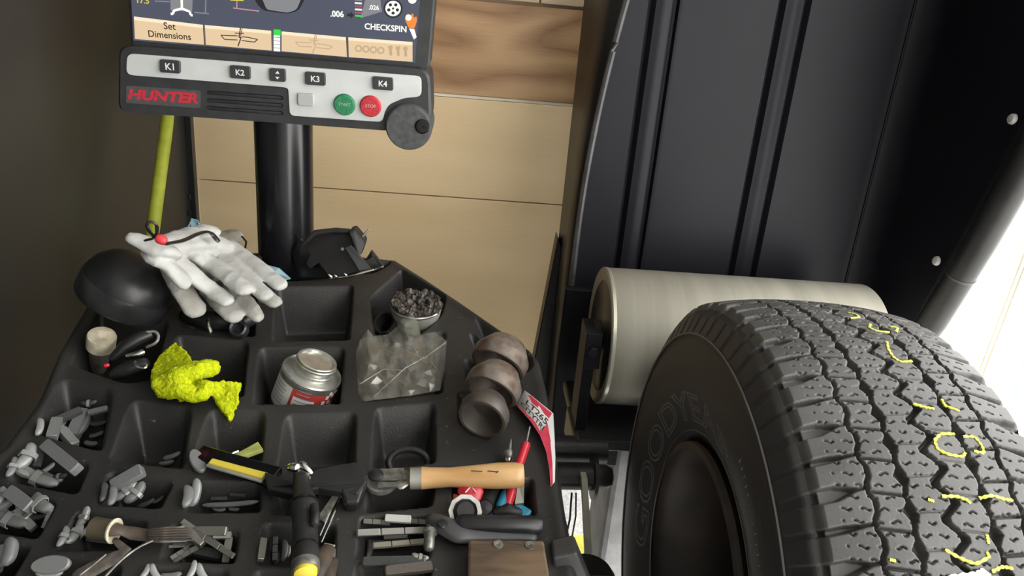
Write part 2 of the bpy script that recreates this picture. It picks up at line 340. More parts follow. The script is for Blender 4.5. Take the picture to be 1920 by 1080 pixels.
board('plywood_sheet', XL+0.004, XR, zt+0.004, ztop-0.004, YW, 'oak_ply')
board('plywood_sheet', XL+0.004, XR, zs+0.0012, zt-0.004, YW, 'birch_ply')
board('plywood_sheet', XL+0.004, XR, 0.0, zs-0.0012, YW, 'birch_ply')
xj = float(onY(1012, 6, YW)[0])
board('plywood_sheet', XL+0.004, xj-0.002, ztop+0.003, 2.38, YW-0.006, 'pale_ply'); board('plywood_sheet', xj+0.002, XR, ztop+0.003, 2.38, YW-0.006, 'pale_ply')
MB().box(((XL+XR)/2, YW+0.006, zt), (XR-XL, 0.004, 0.006)).build('seam_strip', 'pale_seam', wb, smooth=False)  # thin pale strip along the seam between two sheets
wl = MB().box((XL-0.04, 0.32, 1.2), (0.06, 2.9, 2.4)).build('wall_left', 'panel_dark', smooth=False, kind='structure', bevel=0.002)
tag(wl, 'dark glossy sheet panel lining the left wall', 'wall')
MB().box((XL-0.002, YW-0.012, 1.2), (0.012, 0.02, 2.4)).build('corner_strip', 'panel_dark', wl, smooth=False)
for py in (368, 399):
    p = onX(356, py, XL-0.008); MB().box(p, (0.006, 0.016, 0.014)).build('clip', 'clip_black', wl, smooth=False, bevel=0.002)
fl = MB().box((1.2, 1.5, -0.05), (9, 9, 0.1)).build('floor', 'concrete', smooth=False, kind='structure')
tag(fl, 'pale concrete floor under the machine', 'floor')
bbx = MB().box(((XL+XR)/2, YW-.012, .20), (XR-XL-.01, .018, .40)).build('floor_stand_in', 'speckled', smooth=False, kind='structure', bevel=.002); tag(bbx, 'white speckled board added at the wall foot, standing in for bright floor', 'stand_in_board')  # added board, stands in for the bright floor seen through the gap
yp = onY(1090, 1020, YW-.022); MB().box((yp[0], YW-.0225, yp[2]-.03), (.26, .003, .12)).build('yellow_patch', 'floor_yellow', bbx, smooth=False, bevel=.001)  # stands in for the yellow patch on that floor
ce = MB().box((0.1, 0.35, 2.44), (2.1, 3.0, 0.06)).build('ceiling_added', 'ceiling_added', smooth=False, kind='structure'); tag(ce, 'pale unseen panel added overhead to make the light directional', 'ceiling_added')  # unseen panel added overhead so the sky light comes in sideways
# daylight opening on the right: door post and blue strip beyond it
def post_between(name, a, b, half, th, m_, Y, label, cat):
    pa, pb = onY(*a, Y), onY(*b, Y); d = nrm(pb-pa); s_ = nrm(np.cross(d, (0, 1, 0)))*half
    mb = MB().prism([pa-s_, pa+s_, pb+s_, pb-s_], (0, th, 0))
    for k in (-0.5, 0.0, 0.5): mb.prism([pa+s_*(k-0.08)+np.array([0, -0.004, 0]), pa+s_*(k+0.08)+np.array([0, -0.004, 0]), pb+s_*(k+0.08)+np.array([0, -0.004, 0]), pb+s_*(k-0.08)+np.array([0, -0.004, 0])], (0, 0.006, 0))
    return tag(mb.build(name, m_, smooth=False, kind='structure'), label, cat)
wf = MB().box((0.0, -1.15, 1.2), (2.0, 0.06, 2.4)).build('wall_front_added', 'ceiling_added', smooth=False, kind='structure'); tag(wf, 'pale unseen wall added behind the viewer to block sky light', 'wall')  # unseen wall added to hold back sky light from the viewer's side
post_between('trim_1', (1812, 760), (1990, 300), 0.036, 0.08, 'pillar', 2.3, 'beige ribbed door post in the bright opening', 'post')
post_between('trim_2', (1868, 860), (1975, 460), 0.022, 0.05, 'blue_strip', 2.2, 'pale blue door edge strip beside the beige post', 'trim')

# ================================================================== WEIGHT TRAY (part of the balancer)
SL = math.radians(12.0); TZ0, TY0 = 0.95, 0.62
EU = np.array([1., 0, 0]); EV = np.array([0, math.cos(SL), math.sin(SL)]); EN = np.array([0, -math.sin(SL), math.cos(SL)])
TO = np.array([0, TY0, TZ0])
def T(px, py, h=0.0): return hit(px, py, TO+EN*h, EN)
def uv(px, py): d = T(px, py)-TO; return np.array([d@EU, d@EV])
def fromuv(u, v, h=0.0): return TO+np.multiply.outer(u, EU)+np.multiply.outer(v, EV)+np.multiply.outer(h, EN)
POCKETS = []
def pocket(px, D, back=0.04, side=0.013, front=0.009):
    q = np.array([uv(*p) for p in px]); c = q.mean(0); n = len(q); ed = []
    for i in range(n):
        a, b = q[i], q[(i+1) % n]; e = nrm(b-a); nm = np.array([-e[1], e[0]])
        if np.dot(c-a, nm) < 0: nm = -nm
        w = back if i == 0 else (front if (nm[1] > 0.7) else side); ed.append((a, nm, w))
    POCKETS.append((ed, D))
pocket([(330, 478), (738, 492), (704, 512), (560, 527), (330, 534)], 0.06, 0.012, 0.012, 0.008)   # recess round the post
pocket([(516, 538), (664, 534), (656, 638), (511, 640)], 0.072, 0.035)
pocket([(335, 545), (482, 540), (478, 632), (338, 614)], 0.065, 0.03)
pocket([(752, 506), (838, 557), (830, 592), (792, 625), (700, 640), (692, 558)], 0.065, 0.012, 0.014)
pocket([(182, 578), (318, 600), (288, 712), (236, 719), (130, 685)], 0.065, 0.035)
pocket([(330, 628), (468, 638), (457, 745), (305, 735)], 0.06, 0.035)
pocket([(486, 651), (648, 650), (641, 758), (474, 758)], 0.066, 0.035)
pocket([(676, 632), (838, 620), (830, 738), (680, 753)], 0.066, 0.03)
pocket([(116, 706), (216, 728), (192, 848), (60, 812)], 0.055, 0.05, 0.02)
pocket([(246, 748), (362, 762), (345, 880), (204, 863)], 0.058, 0.045, 0.018)
pocket([(392, 766), (500, 770), (492, 868), (358, 870)], 0.056, 0.045, 0.015)
pocket([(534, 776), (670, 771), (666, 884), (518, 888)], 0.056, 0.04, 0.014)
pocket([(702, 764), (818, 753), (818, 868), (696, 884)], 0.056, 0.04, 0.013)
pocket([(884, 590), (1000, 664), (1003, 692), (955, 712), (912, 668)], 0.035, 0.02, 0.02, 0.012)
pocket([(876, 620), (945, 652), (1000, 690), (955, 712), (884, 662)], 0.045, 0.02, 0.018, 0.012)
pocket([(868, 668), (940, 690), (976, 740), (950, 760), (874, 714)], 0.045, 0.02, 0.018, 0.012)
pocket([(857, 733), (930, 735), (950, 776), (918, 823), (860, 795)], 0.045, 0.02, 0.014, 0.012)
pocket([(58, 842), (172, 868), (146, 928), (8, 902)], 0.042, 0.025, 0.015)
pocket([(204, 880), (330, 900), (302, 955), (178, 946)], 0.042, 0.022, 0.015)
pocket([(352, 902), (492, 902), (490, 961), (343, 962)], 0.042, 0.02, 0.012)
pocket([(512, 905), (600, 905), (596, 966), (504, 966)], 0.042, 0.02, 0.012)
pocket([(690, 904), (818, 898), (812, 950), (684, 962)], 0.045, 0.015, 0.010)
pocket([(846, 905), (1000, 895), (1008, 968), (846, 976)], 0.045, 0.012, 0.010)
pocket([(-10, 912), (110, 940), (72, 1012), (-60, 990)], 0.040, 0.02, 0.014)
pocket([(146, 953), (280, 975), (264, 1030), (102, 1034)], 0.040, 0.02, 0.013)
pocket([(320, 982), (452, 992), (442, 1058), (298, 1052)], 0.040, 0.018, 0.012)
pocket([(492, 980), (632, 980), (628, 1060), (480, 1060)], 0.040, 0.018, 0.012)
pocket([(674, 968), (812, 964), (806, 1050), (666, 1050)], 0.036, 0.012, 0.010)
pocket([(-40, 1010), (62, 1022), (22, 1090), (-80, 1080)], 0.036, 0.018, 0.012)
pocket([(85, 1040), (232, 1058), (214, 1120), (56, 1112)], 0.036, 0.018, 0.012)
pocket([(268, 1060), (432, 1066), (424, 1130), (250, 1130)], 0.036, 0.018, 0.012)
pocket([(668, 1052), (812, 1052), (806, 1112), (660, 1112)], 0.034, 0.015, 0.012)
pocket([(476, 1068), (630, 1070), (626, 1130), (466, 1130)], 0.034, 0.015, 0.012)
OUT = np.array([uv(*p) for p in [(745, 486), (806, 524), (872, 568), (1000, 656), (1016, 676), (1030, 730), (1062, 940), (1100, 1130), (1110, 1260), (-330, 1190), (-110, 930), (0, 838), (62, 756), (104, 660), (165, 558), (205, 520), (320, 474), (600, 470), (700, 482)]])
def sdf_out(u, v):
    d = np.full(u.shape, 1e9); ins = np.zeros(u.shape, bool); n = len(OUT)
    for i in range(n):
        a, b = OUT[i], OUT[(i+1) % n]; e = b-a; wu, wv = u-a[0], v-a[1]; t = np.clip((wu*e[0]+wv*e[1])/(e@e), 0, 1)
        d = np.minimum(d, (wu-e[0]*t)**2+(wv-e[1]*t)**2)
        c1 = (v >= a[1]) != (v >= b[1]); xi = a[0]+(v-a[1])/(e[1] if abs(e[1]) > 1e-9 else 1e-9)*e[0]; ins ^= c1 & (u < xi)
    d = np.sqrt(d); return np.where(ins, -d, d)
def HF(u, v, pk=None, rim=True):
    u = np.asarray(u, float); v = np.asarray(v, float); H = np.zeros(u.shape)
    for ed, D in (POCKETS if pk is None else pk):
        q = np.zeros(u.shape); inside = np.ones(u.shape, bool)
        for a, nm, w in ed:
            d = (u-a[0])*nm[0]+(v-a[1])*nm[1]; inside &= d > 0; q += np.clip(1-d/w, 0, 1)**4
        x = np.where(inside, 1-np.minimum(q, 1)**0.25, 0); x = 0.45*x+0.55*x*x*(3-2*x); H = np.minimum(H, -D*x)
    if not rim: return H
    s = sdf_out(u, v); lip = np.clip((s+0.010)/0.022, 0, 1); return H - 0.10*lip**2.2 + 0.003*np.exp(-((s+0.014)/0.008)**2)
def surf(px, py):
    """where the view ray through a pixel meets the moulded tray; point and surface normal"""
    d = ray(px, py); t0 = depth(T(px, py, 0.004)); ts = np.linspace(t0*0.995, t0*1.22, 700); P = CAM+np.outer(ts, d); L = P-TO
    u, v, h = L@EU, L@EV, L@EN; k = np.argmax(h < HF(u, v)); u, v = u[k], v[k]; e = 0.004
    hh = HF(np.array([u, u+e, u-e, u, u]), np.array([v, v, v, v+e, v-e])); gu, gv = (hh[1]-hh[2])/(2*e), (hh[3]-hh[4])/(2*e)
    g = math.hypot(gu, gv); k2 = min(1, 0.7/g) if g > 0 else 1
    return fromuv(u, v, hh[0]), nrm(EN-EU*gu*k2-EV*gv*k2)

BAL = thing('wheel_balancer', (-0.1, 1.0, 0.0), 'black wheel balancer with moulded weight tray, screen console, load roller and dark hood', 'wheel balancer')
cell = 0.0021
us = np.arange(-0.62, 0.22, cell); vs = np.arange(-0.13, 0.66, cell); U_, V_ = np.meshgrid(us, vs, indexing='ij')
Hh = HF(U_, V_); Sd = sdf_out(U_, V_); P_ = fromuv(U_, V_, Hh); nb = len(vs)
ok = Sd < 0.016; q_ = ok[:-1, :-1] & ok[1:, :-1] & ok[1:, 1:] & ok[:-1, 1:]; I, J = np.nonzero(q_)
idx = -np.ones(U_.shape, int); use = np.zeros(U_.shape, bool)
for a, b in ((0, 0), (1, 0), (1, 1), (0, 1)): use[I+a, J+b] = True
idx[use] = np.arange(use.sum()); quads = np.stack([idx[I, J], idx[I+1, J], idx[I+1, J+1], idx[I, J+1]], 1)
mb = MB(); mb.v.append(P_[use]); mb.f = [tuple(r) for r in quads.tolist()]; mb.m = [0]*len(mb.f); mb.n = int(use.sum())
mb.build('weight_tray', 'tray', BAL, autosmooth=0, label='black moulded tray of many square pockets')

# ------------------------------------------------------------------ post and console
pb = T(532, 486, -0.05); PT = depth(T(532, 480)); PR = 51*PT/F_PX
pc = np.array([0, 0, 0]) + T(532, 478); pc[1] += PR*0.4
cn = nrm((0.0, -math.cos(math.radians(5)), -math.sin(math.radians(5)))); C0 = at(515, 180, 1.135)
def M(px, py, h=0.0): return hit(px, py, C0+cn*h, cn)
zc = float(M(530, 200)[2])
MB().lathe([(0, PR), (0.75, PR)], (pc[0], pc[1], pc[2]-0.09), (0, 0, 1), 48).build('monitor_post', 'post_paint', BAL)
hs = round_poly([M(*p)[0:3] for p in [(221, 84), (806, 130), (810, 246), (722, 246), (220, 210)]], [0.018, 0.02, 0.03, 0.012, 0.016], 5)
mb = MB(); mb.prism(hs, -cn*0.075, inset=0.004)
CON = mb.build('control_console', 'console_grey', BAL, label='dark grey console with screen, keys and round knob')
for i in range(3):                                                # vent slots are cut into the housing
    ct = MB().tube([M(390, 173+i*14.5, -.001), M(528, 183+i*14.5, -.001)], .0034, 12).build('slot', 'console_grey', BAL); bo = CON.modifiers.new('slot', 'BOOLEAN'); bo.operation = 'DIFFERENCE'; bo.object = ct; bo.solver = 'EXACT'
    bpy.context.view_layer.update(); me_ = eval_mesh(CON); CON.modifiers.clear(); CON.data = me_; me_.polygons.foreach_set('use_smooth', [False]*len(me_.polygons)); me_.update(); bpy.data.objects.remove(ct)
bz = [M(*p, -0.012) for p in [(220, -320), (838, -270), (804, 132), (246, 92)]]
mb = MB(); mb.prism(round_poly(bz, 0.01), -cn*0.06, inset=0.003); mb.build('screen_bezel', 'console_grey', CON)
sc = [M(*p, -0.0095) for p in [(236, -200), (800, -160), (778, 118), (250, 76)]]
mb = MB(); mb.prism(sc, -cn*0.002)
def quad(mb, px, h, m, th=0.0006, rr=0): 
    pts = [M(*p, h) for p in px]; pts = round_poly(pts, rr) if rr else pts; mb.prism(pts, -cn*th, m)
def line(mb, pts, w, h, m):
    for a, b in zip(pts[:-1], pts[1:]):
        A, B = M(*a, h), M(*b, h); s_ = nrm(np.cross(B-A, cn))*w*1.135/F_PX/2; mb.prism([A-s_, A+s_, B+s_, B-s_], -cn*0.0004, m)
def disc(mb, c, rx, h, m, n=20, ry=None):
    ry = ry or rx; quad(mb, [(c[0]+rx*math.cos(a), c[1]+ry*math.sin(a)) for a in np.linspace(0, 2*math.pi, n, endpoint=False)], h, m)
def label_text(mb, body, c, width, h, m, slope=4.5, bold=0.0, height=None, shear=0):
    v, f = text_shape(body, bold, 0, shear); w = np.ptp(v[:, 0]); hh = np.ptp(v[:, 1]); A = M(*c, h)
    B = M(c[0]+10*math.cos(math.radians(slope)), c[1]+10*math.sin(math.radians(slope)), h); ex = nrm(B-A); ey = np.cross(cn, ex); ey = -ey if ey[2] < 0 else ey
    k = width*depth(A)/F_PX/w; ky = height*depth(A)/F_PX/hh if height else k
    mb.add(A+np.outer(v[:, 0]*k, ex)+np.outer(v[:, 1]*ky, ey), f, m)
hS = -0.0088
SM = ['scr_blue', 'scr_white', 'scr_grey', 'scr_dark', 'scr_pink', 'scr_yellow', 'scr_orange', 'scr_green', 'scr_red', 'scr_slate']
# rim section drawing, tyre drawing, gauge, small wheel, glove icon
quad(mb, [(318, -30), (362, -30), (360, 22), (320, 20)], hS, 2)
line(mb, [(340, -20), (341, 16)], 4, hS+.0004, 1); line(mb, [(341, 16), (326, 20), (324, 26), (320, 26)], 4, hS+.0004, 1); line(mb, [(341, 16), (356, 22), (357, 28), (361, 29)], 4, hS+.0004, 1)
line(mb, [(364, 23), (392, 26)], 2, hS, 2); line(mb, [(386, -8), (385, 25)], 2, hS, 2); line(mb, [(290, 2), (318, 3)], 2, hS, 2)
label_text(mb, '17.5', (268, 1), 22, hS, 5, 4.5, 0.02)
line(mb, [(444, -10), (444, 15)], 2, hS, 4); line(mb, [(437, 15), (486, 21)], 2, hS, 4); quad(mb, [(430, -6), (458, -4), (456, 2), (432, 1)], hS, 5)
quad(mb, [(468, -20), (482, 8), (494, 20), (540, 26), (560, 20), (578, -14), (578, -40), (470, -40)], hS, 3, rr=0.006)
quad(mb, [(484, -20), (500, 18), (540, 24), (556, 18), (572, -20)], hS+.0004, 2, rr=0.004)
quad(mb, [(676, 34), (716, 22), (712, -10), (690, -20)], hS-.0004, 2)
for i, c in enumerate((2, 1, 8, 1, 8, 7)): quad(mb, [(665+i*.2, -2+i*6), (678+i*.2, -1+i*6), (678+i*.2, 2+i*6), (665+i*.2, 1+i*6)], hS, c)
label_text(mb, '.006', (632, 26), 25, hS, 1, 3, 0.03); label_text(mb, '.026', (701, 14), 19, hS, 1, 3, 0.02)
quad(mb, [(651, 25), (657, 26), (657, 22), (664, 29), (657, 35), (657, 31), (651, 31)], hS, 3)
disc(mb, (737, 16), 18, hS, 3); disc(mb, (737, 16), 14.5, hS+.0004, 1)
for k in range(5):
    a = math.radians(72*k-90); a2 = a+math.radians(36); disc(mb, (737+8.5*math.cos(a2), 16+8.5*math.sin(a2)), 3.2, hS+.0007, 3, 8)
disc(mb, (737, 16), 2.2, hS+.0007, 3, 8); disc(mb, (773, -1), 8, hS, 1)
label_text(mb, 'CHECKSPIN', (723, 52), 78, hS, 1, 4.5, 0.025)
quad(mb, [(759, 36), (762, 27), (767, 27), (769, 35), (772, 25), (775, 26), (776, 34), (781, 30), (782, 38), (777, 54), (766, 52)], hS, 6, rr=0.002); disc(mb, (766, 33), 6, hS+.0004, 1, 10)
quad(mb, [(767, 53), (777, 55), (781, 70), (776, 74)], hS, 1)
scr = mb.build('screen', SM, CON, smooth=False, label='lit display with tyre drawings and menu keys')
def screen_key(px, deco):
    mb = MB(); quad(mb, px, hS+.0003, 0, 0.0012)
    a, b, c, d = [np.array(p, float) for p in px]
    quad(mb, [a, b, b+(c-b)*0.16, a+(d-a)*0.16], hS+.0006, 1); quad(mb, [b+(a-b)*0.012, b, c, c+(d-c)*0.012], hS+.0007, 2)
    deco(mb); mb.build('screen_key', ['scr_tan', 'scr_tan_light', 'scr_line', 'scr_faint', 'scr_text'], CON, smooth=False)
def wheel_cut(mb, cx, cy, m, k=1.0):
    h = hS+.0008
    line(mb, [(cx-35*k, cy-4), (cx-28*k, cy+4), (cx-4*k, cy+5)], 1.6, h, m); line(mb, [(cx-35*k, cy-4), (cx-14*k, cy-3), (cx-4*k, cy-3)], 1.6, h, m)
    line(mb, [(cx+4*k, cy-1), (cx+16*k, cy+0), (cx+34*k, cy+4), (cx+28*k, cy+9), (cx+4*k, cy+6)], 1.6, h, m)
    line(mb, [(cx+2*k, cy-18), (cx-1*k, cy), (cx+3*k, cy), (cx-3*k, cy+17)], 2, h, m); line(mb, [(cx+5*k, cy-17), (cx+2*k, cy-2)], 1.2, h, m)
    line(mb, [(cx-9*k, cy-8), (cx+8*k, cy-7)], 1.6, h, m)
def d1(mb):
    label_text(mb, 'Set', (318, 49), 22, hS+.0008, 4, 4.5, 0.012); label_text(mb, 'Dimensions', (318, 66), 78, hS+.0008, 4, 4.5, 0.012)
def d4(mb):
    for i in range(4): disc(mb, (672+i*14, 91+i*1.2), 7, hS+.0008, 3, 12); disc(mb, (672+i*14, 91+i*1.2), 4, hS+.0010, 0, 10)
    for i in range(3): line(mb, [(728+i*14, 90+i), (736+i*14, 88+i)], 6, hS+.0008, 3); line(mb, [(732+i*14, 88+i), (733+i*14, 104+i)], 5, hS+.0008, 3)
screen_key([(251, 31), (382, 47), (384, 84), (253, 73)], d1)
screen_key([(384, 47), (510, 58), (511, 95), (386, 84)], lambda mb: wheel_cut(mb, 449, 70, 2))
screen_key([(528, 59), (650, 70), (652, 107), (528, 96)], lambda mb: wheel_cut(mb, 589, 83, 3))
screen_key([(653, 70), (775, 79), (775, 116), (654, 107)], d4)
mb = MB()
for i in range(6): quad(mb, [(513, 57+i*6.6), (525, 58+i*6.6), (525, 63.6+i*6.6), (513, 62.6+i*6.6)], hS+.0006, 0 if i == 0 else 1)
mb.prism([M(*p, hS+.0009) for p in ((513, 55), (526, 56), (526, 67), (513, 66))], -cn*.0004, 0)
mb.build('screen_gauge', ['scr_green', 'scr_white', 'scr_line'], CON, smooth=False)
# face plate
fp = [(238, 100), (790, 143), (790, 181), (757, 184), (729, 196), (721, 210), (717, 229), (543, 217), (540, 166), (530, 163), (236, 140)]
mb = MB(); mb.prism(round_poly([M(*p, 0.0022) for p in fp], [.01, .008, .008, .006, .012, .006, .008, .008, .006, .006, .01], 4), -cn*0.004, inset=0.0006); mb.build('face_plate', 'white_face', CON, label='white key panel')
def key(c, w, h_, name, m_, text=None, tw=0, hgt=0.005, label=None):
    dx = np.array([math.cos(math.radians(4.5)), math.sin(math.radians(4.5))]); dy = np.array([0.02, 1.0]); c = np.array(c, float)
    pts = [c-dx*w/2-dy*h_/2, c+dx*w/2-dy*h_/2, c+dx*w/2+dy*h_/2, c-dx*w/2+dy*h_/2]
    mb = MB(); mb.prism(round_poly([M(*p, 0.0022+hgt) for p in pts], 0.003, 3), -cn*(hgt+.001), 0, inset=0.0010)
    if text: label_text(mb, text, c, tw, 0.0024+hgt, 1, 4.5, 0.02)
    return mb, mb
for c, t in (((318, 125), 'K1'), ((450, 136), 'K2'), ((591, 148), 'K3'), ((718, 157), 'K4')):
    mb, _ = key(c, 38, 24, 'key', 'key', t, 16); mb.build('key_button', ['key', 'legend'], CON, smooth=False)
mb, _ = key((520, 141), 30, 24, 'k', 'key')
for s_ in (-1, 1): quad(mb, [(516, 141+s_*3), (524, 141.6+s_*3), (520, 141+s_*8)], 0.0075, 1)
mb.build('arrow_key', ['key', 'legend'], CON, smooth=False)
mb, _ = key((573, 187), 30, 23, 'k', 'grey_key', None, 0, 0.004); label_text(mb, 'K', (576, 188), 8, 0.0065, 1); mb.build('grey_key', ['grey_key', 'button_mark'], CON, smooth=False)
for c, n_, m_, t in (((646, 196), 'start_button', 'green_button', 'START'), ((695, 199), 'stop_button', 'red_button', 'STOP')):
    mb = MB(); A = M(*c, 0.002); mb.lathe([(0, .0165), (.001, .0165), (.0015, .0152), (.004, .0150), (.0052, .0142), (.0055, .0)], A, cn, 36)
    label_text(mb, t, c, 22 if t == 'START' else 20, 0.0079, 1, 4.5, 0.0); mb.build(n_, [m_, 'button_mark'], CON)
mb = MB(); mb.prism(round_poly([M(*p, 0.0012) for p in ((236, 160), (376, 170), (375, 203), (236, 193))], 0.003), -cn*0.003); label_text(mb, 'HUNTER', (305, 180.5), 130, 0.0016, 1, 3.6, 0.05, 20, 0.25)
mb.build('name_badge', ['badge', 'badge_red'], CON, smooth=False, label='grey badge with red raised lettering')
for i in range(3):
    a, b = (390, 173+i*14.5), (528, 183+i*14.5); MB().tube([M(*a, -0.0042), M(*b, -0.0042)], 0.0024, 8).build('vent_groove', 'console_grey', CON)
kc = M(767, 237, 0.0); mb = MB(); mb.lathe([(-.06, .036), (.004, .036), (.010, .0345), (.012, .033), (.0125, 0)], kc, cn, 48); mb.build('control_knob', 'knob', CON, label='round flat dial knob')
MB().lathe([(0, .0115), (.0016, .0112), (.0022, .009), (.001, 0)], M(792, 237, 0.0125), cn, 24).build('finger_dimple', 'gloss_black', CON)

# ------------------------------------------------------------------ load roller, brackets, body
RY = 1.31; rr_ = 0.131
rl = onY(1122, 628, RY); rr2 = onY(1606, 650, RY); RZ = float(rl[2]); RX0, RX1 = float(rl[0]), float(rr2[0])
ROL = MB().lathe([(0.003, rr_-.022), (0.0, rr_-.012), (0.0, rr_-.002), (.003, rr_), (RX1-RX0-.003, rr_), (RX1-RX0, rr_-.002), (RX1-RX0, rr_-.03), (RX1-RX0-.02, rr_-.03)], (RX0, RY, RZ), (1, 0, 0), 72).build('load_roller', 'roller', BAL, label='worn pale metal load roller drum')
mb = MB(); mb.lathe([(0.02, rr_-.015), (0.012, rr_-.03), (.012, .03), (-.004, .028), (-.004, 0)], (RX0-.012, RY, RZ), (1, 0, 0), 48); mb.build('end_cap', 'dark_metal', ROL)
MB().lathe([(0, rr_+.0005), (.006, rr_+.0005)], (RX0+.002, RY, RZ), (1, 0, 0), 72, closed=True).build('drum_edge', 'roller_rim', ROL)
mb = MB(); mb.box((RX0-.028, RY-.05, RZ-.09), (.02, .07, .26)); mb.box((RX0-.026, RY-.085, RZ+.01), (.03, .03, .07)); mb.lathe([(0, .012), (.008, .012), (.010, .009), (.010, 0)], (RX0-.026, RY-.10, RZ+.01), (0, -1, 0), 6)
mb.build('roller_bracket', 'hood', BAL, smooth=False, bevel=.003)
q1 = onY(1080, 775, RY-.02); q2 = onY(1215, 792, RY-.02)
mb = MB(); mb.box(((q1[0]+q2[0])/2+.2, RY, (q1[2]+q2[2])/2-.004), (abs(q2[0]-q1[0])+.42, .24, .022)); mb.box((q1[0]+.03, RY-.05, q1[2]-.03), (.09, .12, .06)); mb.build('roller_arm', 'dark_metal', BAL, smooth=False, bevel=.004)
gx0 = onY(1146, 900, 1.22)[0]; gz = float(onY(1180, 802, 1.22)[2])-.04
MB().box((gx0+.16, 1.30, gz/2), (.32, .16, gz)).build('machine_column', 'grey_paint', BAL, smooth=False, bevel=.012, label='light grey painted steel column')
a, b = onY(1020, 842, 1.2), onY(1136, 845, 1.2); MB().tube([a-np.array([.05, 0, 0]), b], .026, 24, round_ends=False).build('support_bar', 'dark_metal', BAL)
a, b = onY(1020, 893, 1.12), onY(1110, 893, 1.12); mb = MB().tube([a-np.array([.05, 0, 0]), b], .024, 24, round_ends=False); mb.tube([b, b+np.array([.006, 0, 0])], .040, 32, round_ends=False); mb.tube([b, b+np.array([.024, 0, 0])], .021, 24); mb.build('support_bar', 'dark_metal', BAL)
a, b = onY(1096, 897, 1.06), onY(1108, 1110, 1.06); MB().prism([a+np.array([-.005, 0, 0]), a+np.array([.005, 0, 0]), b+np.array([.007, 0, 0]), b+np.array([-.007, 0, 0])], (0, .02, 0)).build('linkage_strap', 'pillar', BAL, smooth=False, bevel=.001)
a, b = onY(1072, 925, 1.3), onY(1058, 1020, 1.3); MB().tube([a, (a+b)/2+np.array([.004, 0, 0]), b], .0022, 8).build('cable', 'rubber_hose', BAL)
a, b = onY(1080, 925, 1.3), onY(1072, 1010, 1.3); MB().tube([a, (a+b)/2+np.array([.004, 0, 0]), b], .0018, 8).build('cable', 'rubber_hose', BAL)
kn = onY(1100, 1080, .98); MB().lathe([(-.06, .05), (.0, .048), (.012, .04), (.014, 0)], kn, (0, 0, 1), 32).build('pedal_housing', 'dark_metal', BAL)
# cabinet below the tray
MB().box((-.20, 0.95, .43), (.62, .42, .86)).build('machine_body', 'black_plastic', BAL, smooth=False, bevel=.02)
mb = MB(); mb.prism([onY(1036, 1046, .64), onY(1082, 1036, .64), onY(1120, 1130, .64), onY(1046, 1130, .64)], (0, .03, 0)); mb.build('corner_gusset', 'hood_edge', BAL, smooth=False, bevel=.003)
MB().prism([onY(*p, 1.47) for p in [(1060, 540), (1125, 545), (1125, 850), (1028, 850), (1042, 690)]], (0, .02, 0)).build('side_panel', 'hood', BAL, smooth=False, bevel=.004)
# rear panel sliver between tray and hood
mb = MB(); mb.prism([onY(1046, 444, 1.62), onY(1056, 470, 1.62), onY(1050, 760, 1.62), onY(985, 760, 1.62)], (0, .05, 0)); mb.build('rear_panel', 'hood_side', BAL, smooth=False, bevel=.003)

# ------------------------------------------------------------------ hood: back sheet with pressed grooves, round corner, side sheet
HY = 1.50
hxl = float(onY(1082, 460, HY)[0]); hxr = float(onY(1650, 420, HY)[0])
groove = [float(onY(px, 420, HY)[0]) for px in (1166, 1208, 1387, 1430)]
zs_ = np.linspace(0.62, 2.16, 90); prof_u = []
crad = .055
edge = [(onX(px, py, hxr)[2], onX(px, py, hxr)[1]) for px, py in ((1660, 665), (1712, 600), (1800, 450), (1900, 268), (1990, 95))]
ez = np.array([e[0] for e in edge]); ey_ = np.array([e[1] for e in edge]); ordr = np.argsort(ez); ez, ey_ = ez[ordr], ey_[ordr]
def yfront(z): return np.interp(z, ez, ey_, left=ey_[0]+0.03, right=ey_[-1])
xs_ = np.concatenate([np.linspace(hxl, hxr-crad, 150)])
grid = []
for z in zs_:
    lean = -0.16*max(0, (z-1.62)/.5)**2; row = []
    xl_ = hxl+0.038*(max(0, z-1.05)/.47)**2; zx = np.concatenate([np.linspace(xl_, hxl+.07, 14)[:-1], np.linspace(hxl+.07, hxr-crad, 137)])
    for x in zx:
        g = sum(-0.011*math.exp(-((x-gx)/.0046)**4) for gx in groove) + 0.003*math.exp(-((x-(groove[0]+groove[1])/2)/.012)**2) + .003*math.exp(-((x-(groove[2]+groove[3])/2)/.012)**2)
        row.append((x, HY+lean-g, z))
    for k in range(1, 9):
        a = k/8*math.pi/2; row.append((hxr-crad+crad*math.sin(a), HY+lean-crad+crad*math.cos(a), z))
    yf = yfront(z); y1 = HY+lean-crad
    for k in range(1, 13): row.append((hxr+0.01*k/12, y1+(yf-y1)*k/12, z))
    grid.append(row)
grid = np.array(grid); mb = MB().grid(grid)
HOOD = mb.build('wheel_hood', 'hood', BAL, label='dark blue-black hood with pressed vertical grooves')
so = HOOD.modifiers.new('thick', 'SOLIDIFY'); so.thickness = .004; so.offset = 1
c0 = grid[:, 150+0]; mb = MB().tube(c0+np.array([0, -.001, 0]), .0028, 8); mb.build('crease_line', 'hood', HOOD)
le = grid[:, 0]; mb = MB().tube(le+np.array([-.003, -.004, 0]), .0065, 8); mb.build('hood_edge', 'hood_edge', HOOD)
lo_ = le.copy(); lo_[:, 0] = hxl; ret = np.stack([le+np.array([-.006, .002, 0]), (le+lo_)/2+np.array([-.014, .05, 0]), lo_+np.array([-.02, .16, 0])], 1); mb = MB().grid(ret); o = mb.build('hood_return', 'hood_side', HOOD); so = o.modifiers.new('thick', 'SOLIDIFY'); so.thickness = .004
fe = grid[:, -1]; sel = (fe[:, 2] > ez[0]-.05) & (fe[:, 2] < ez[-1]+.1); bar = fe[sel]
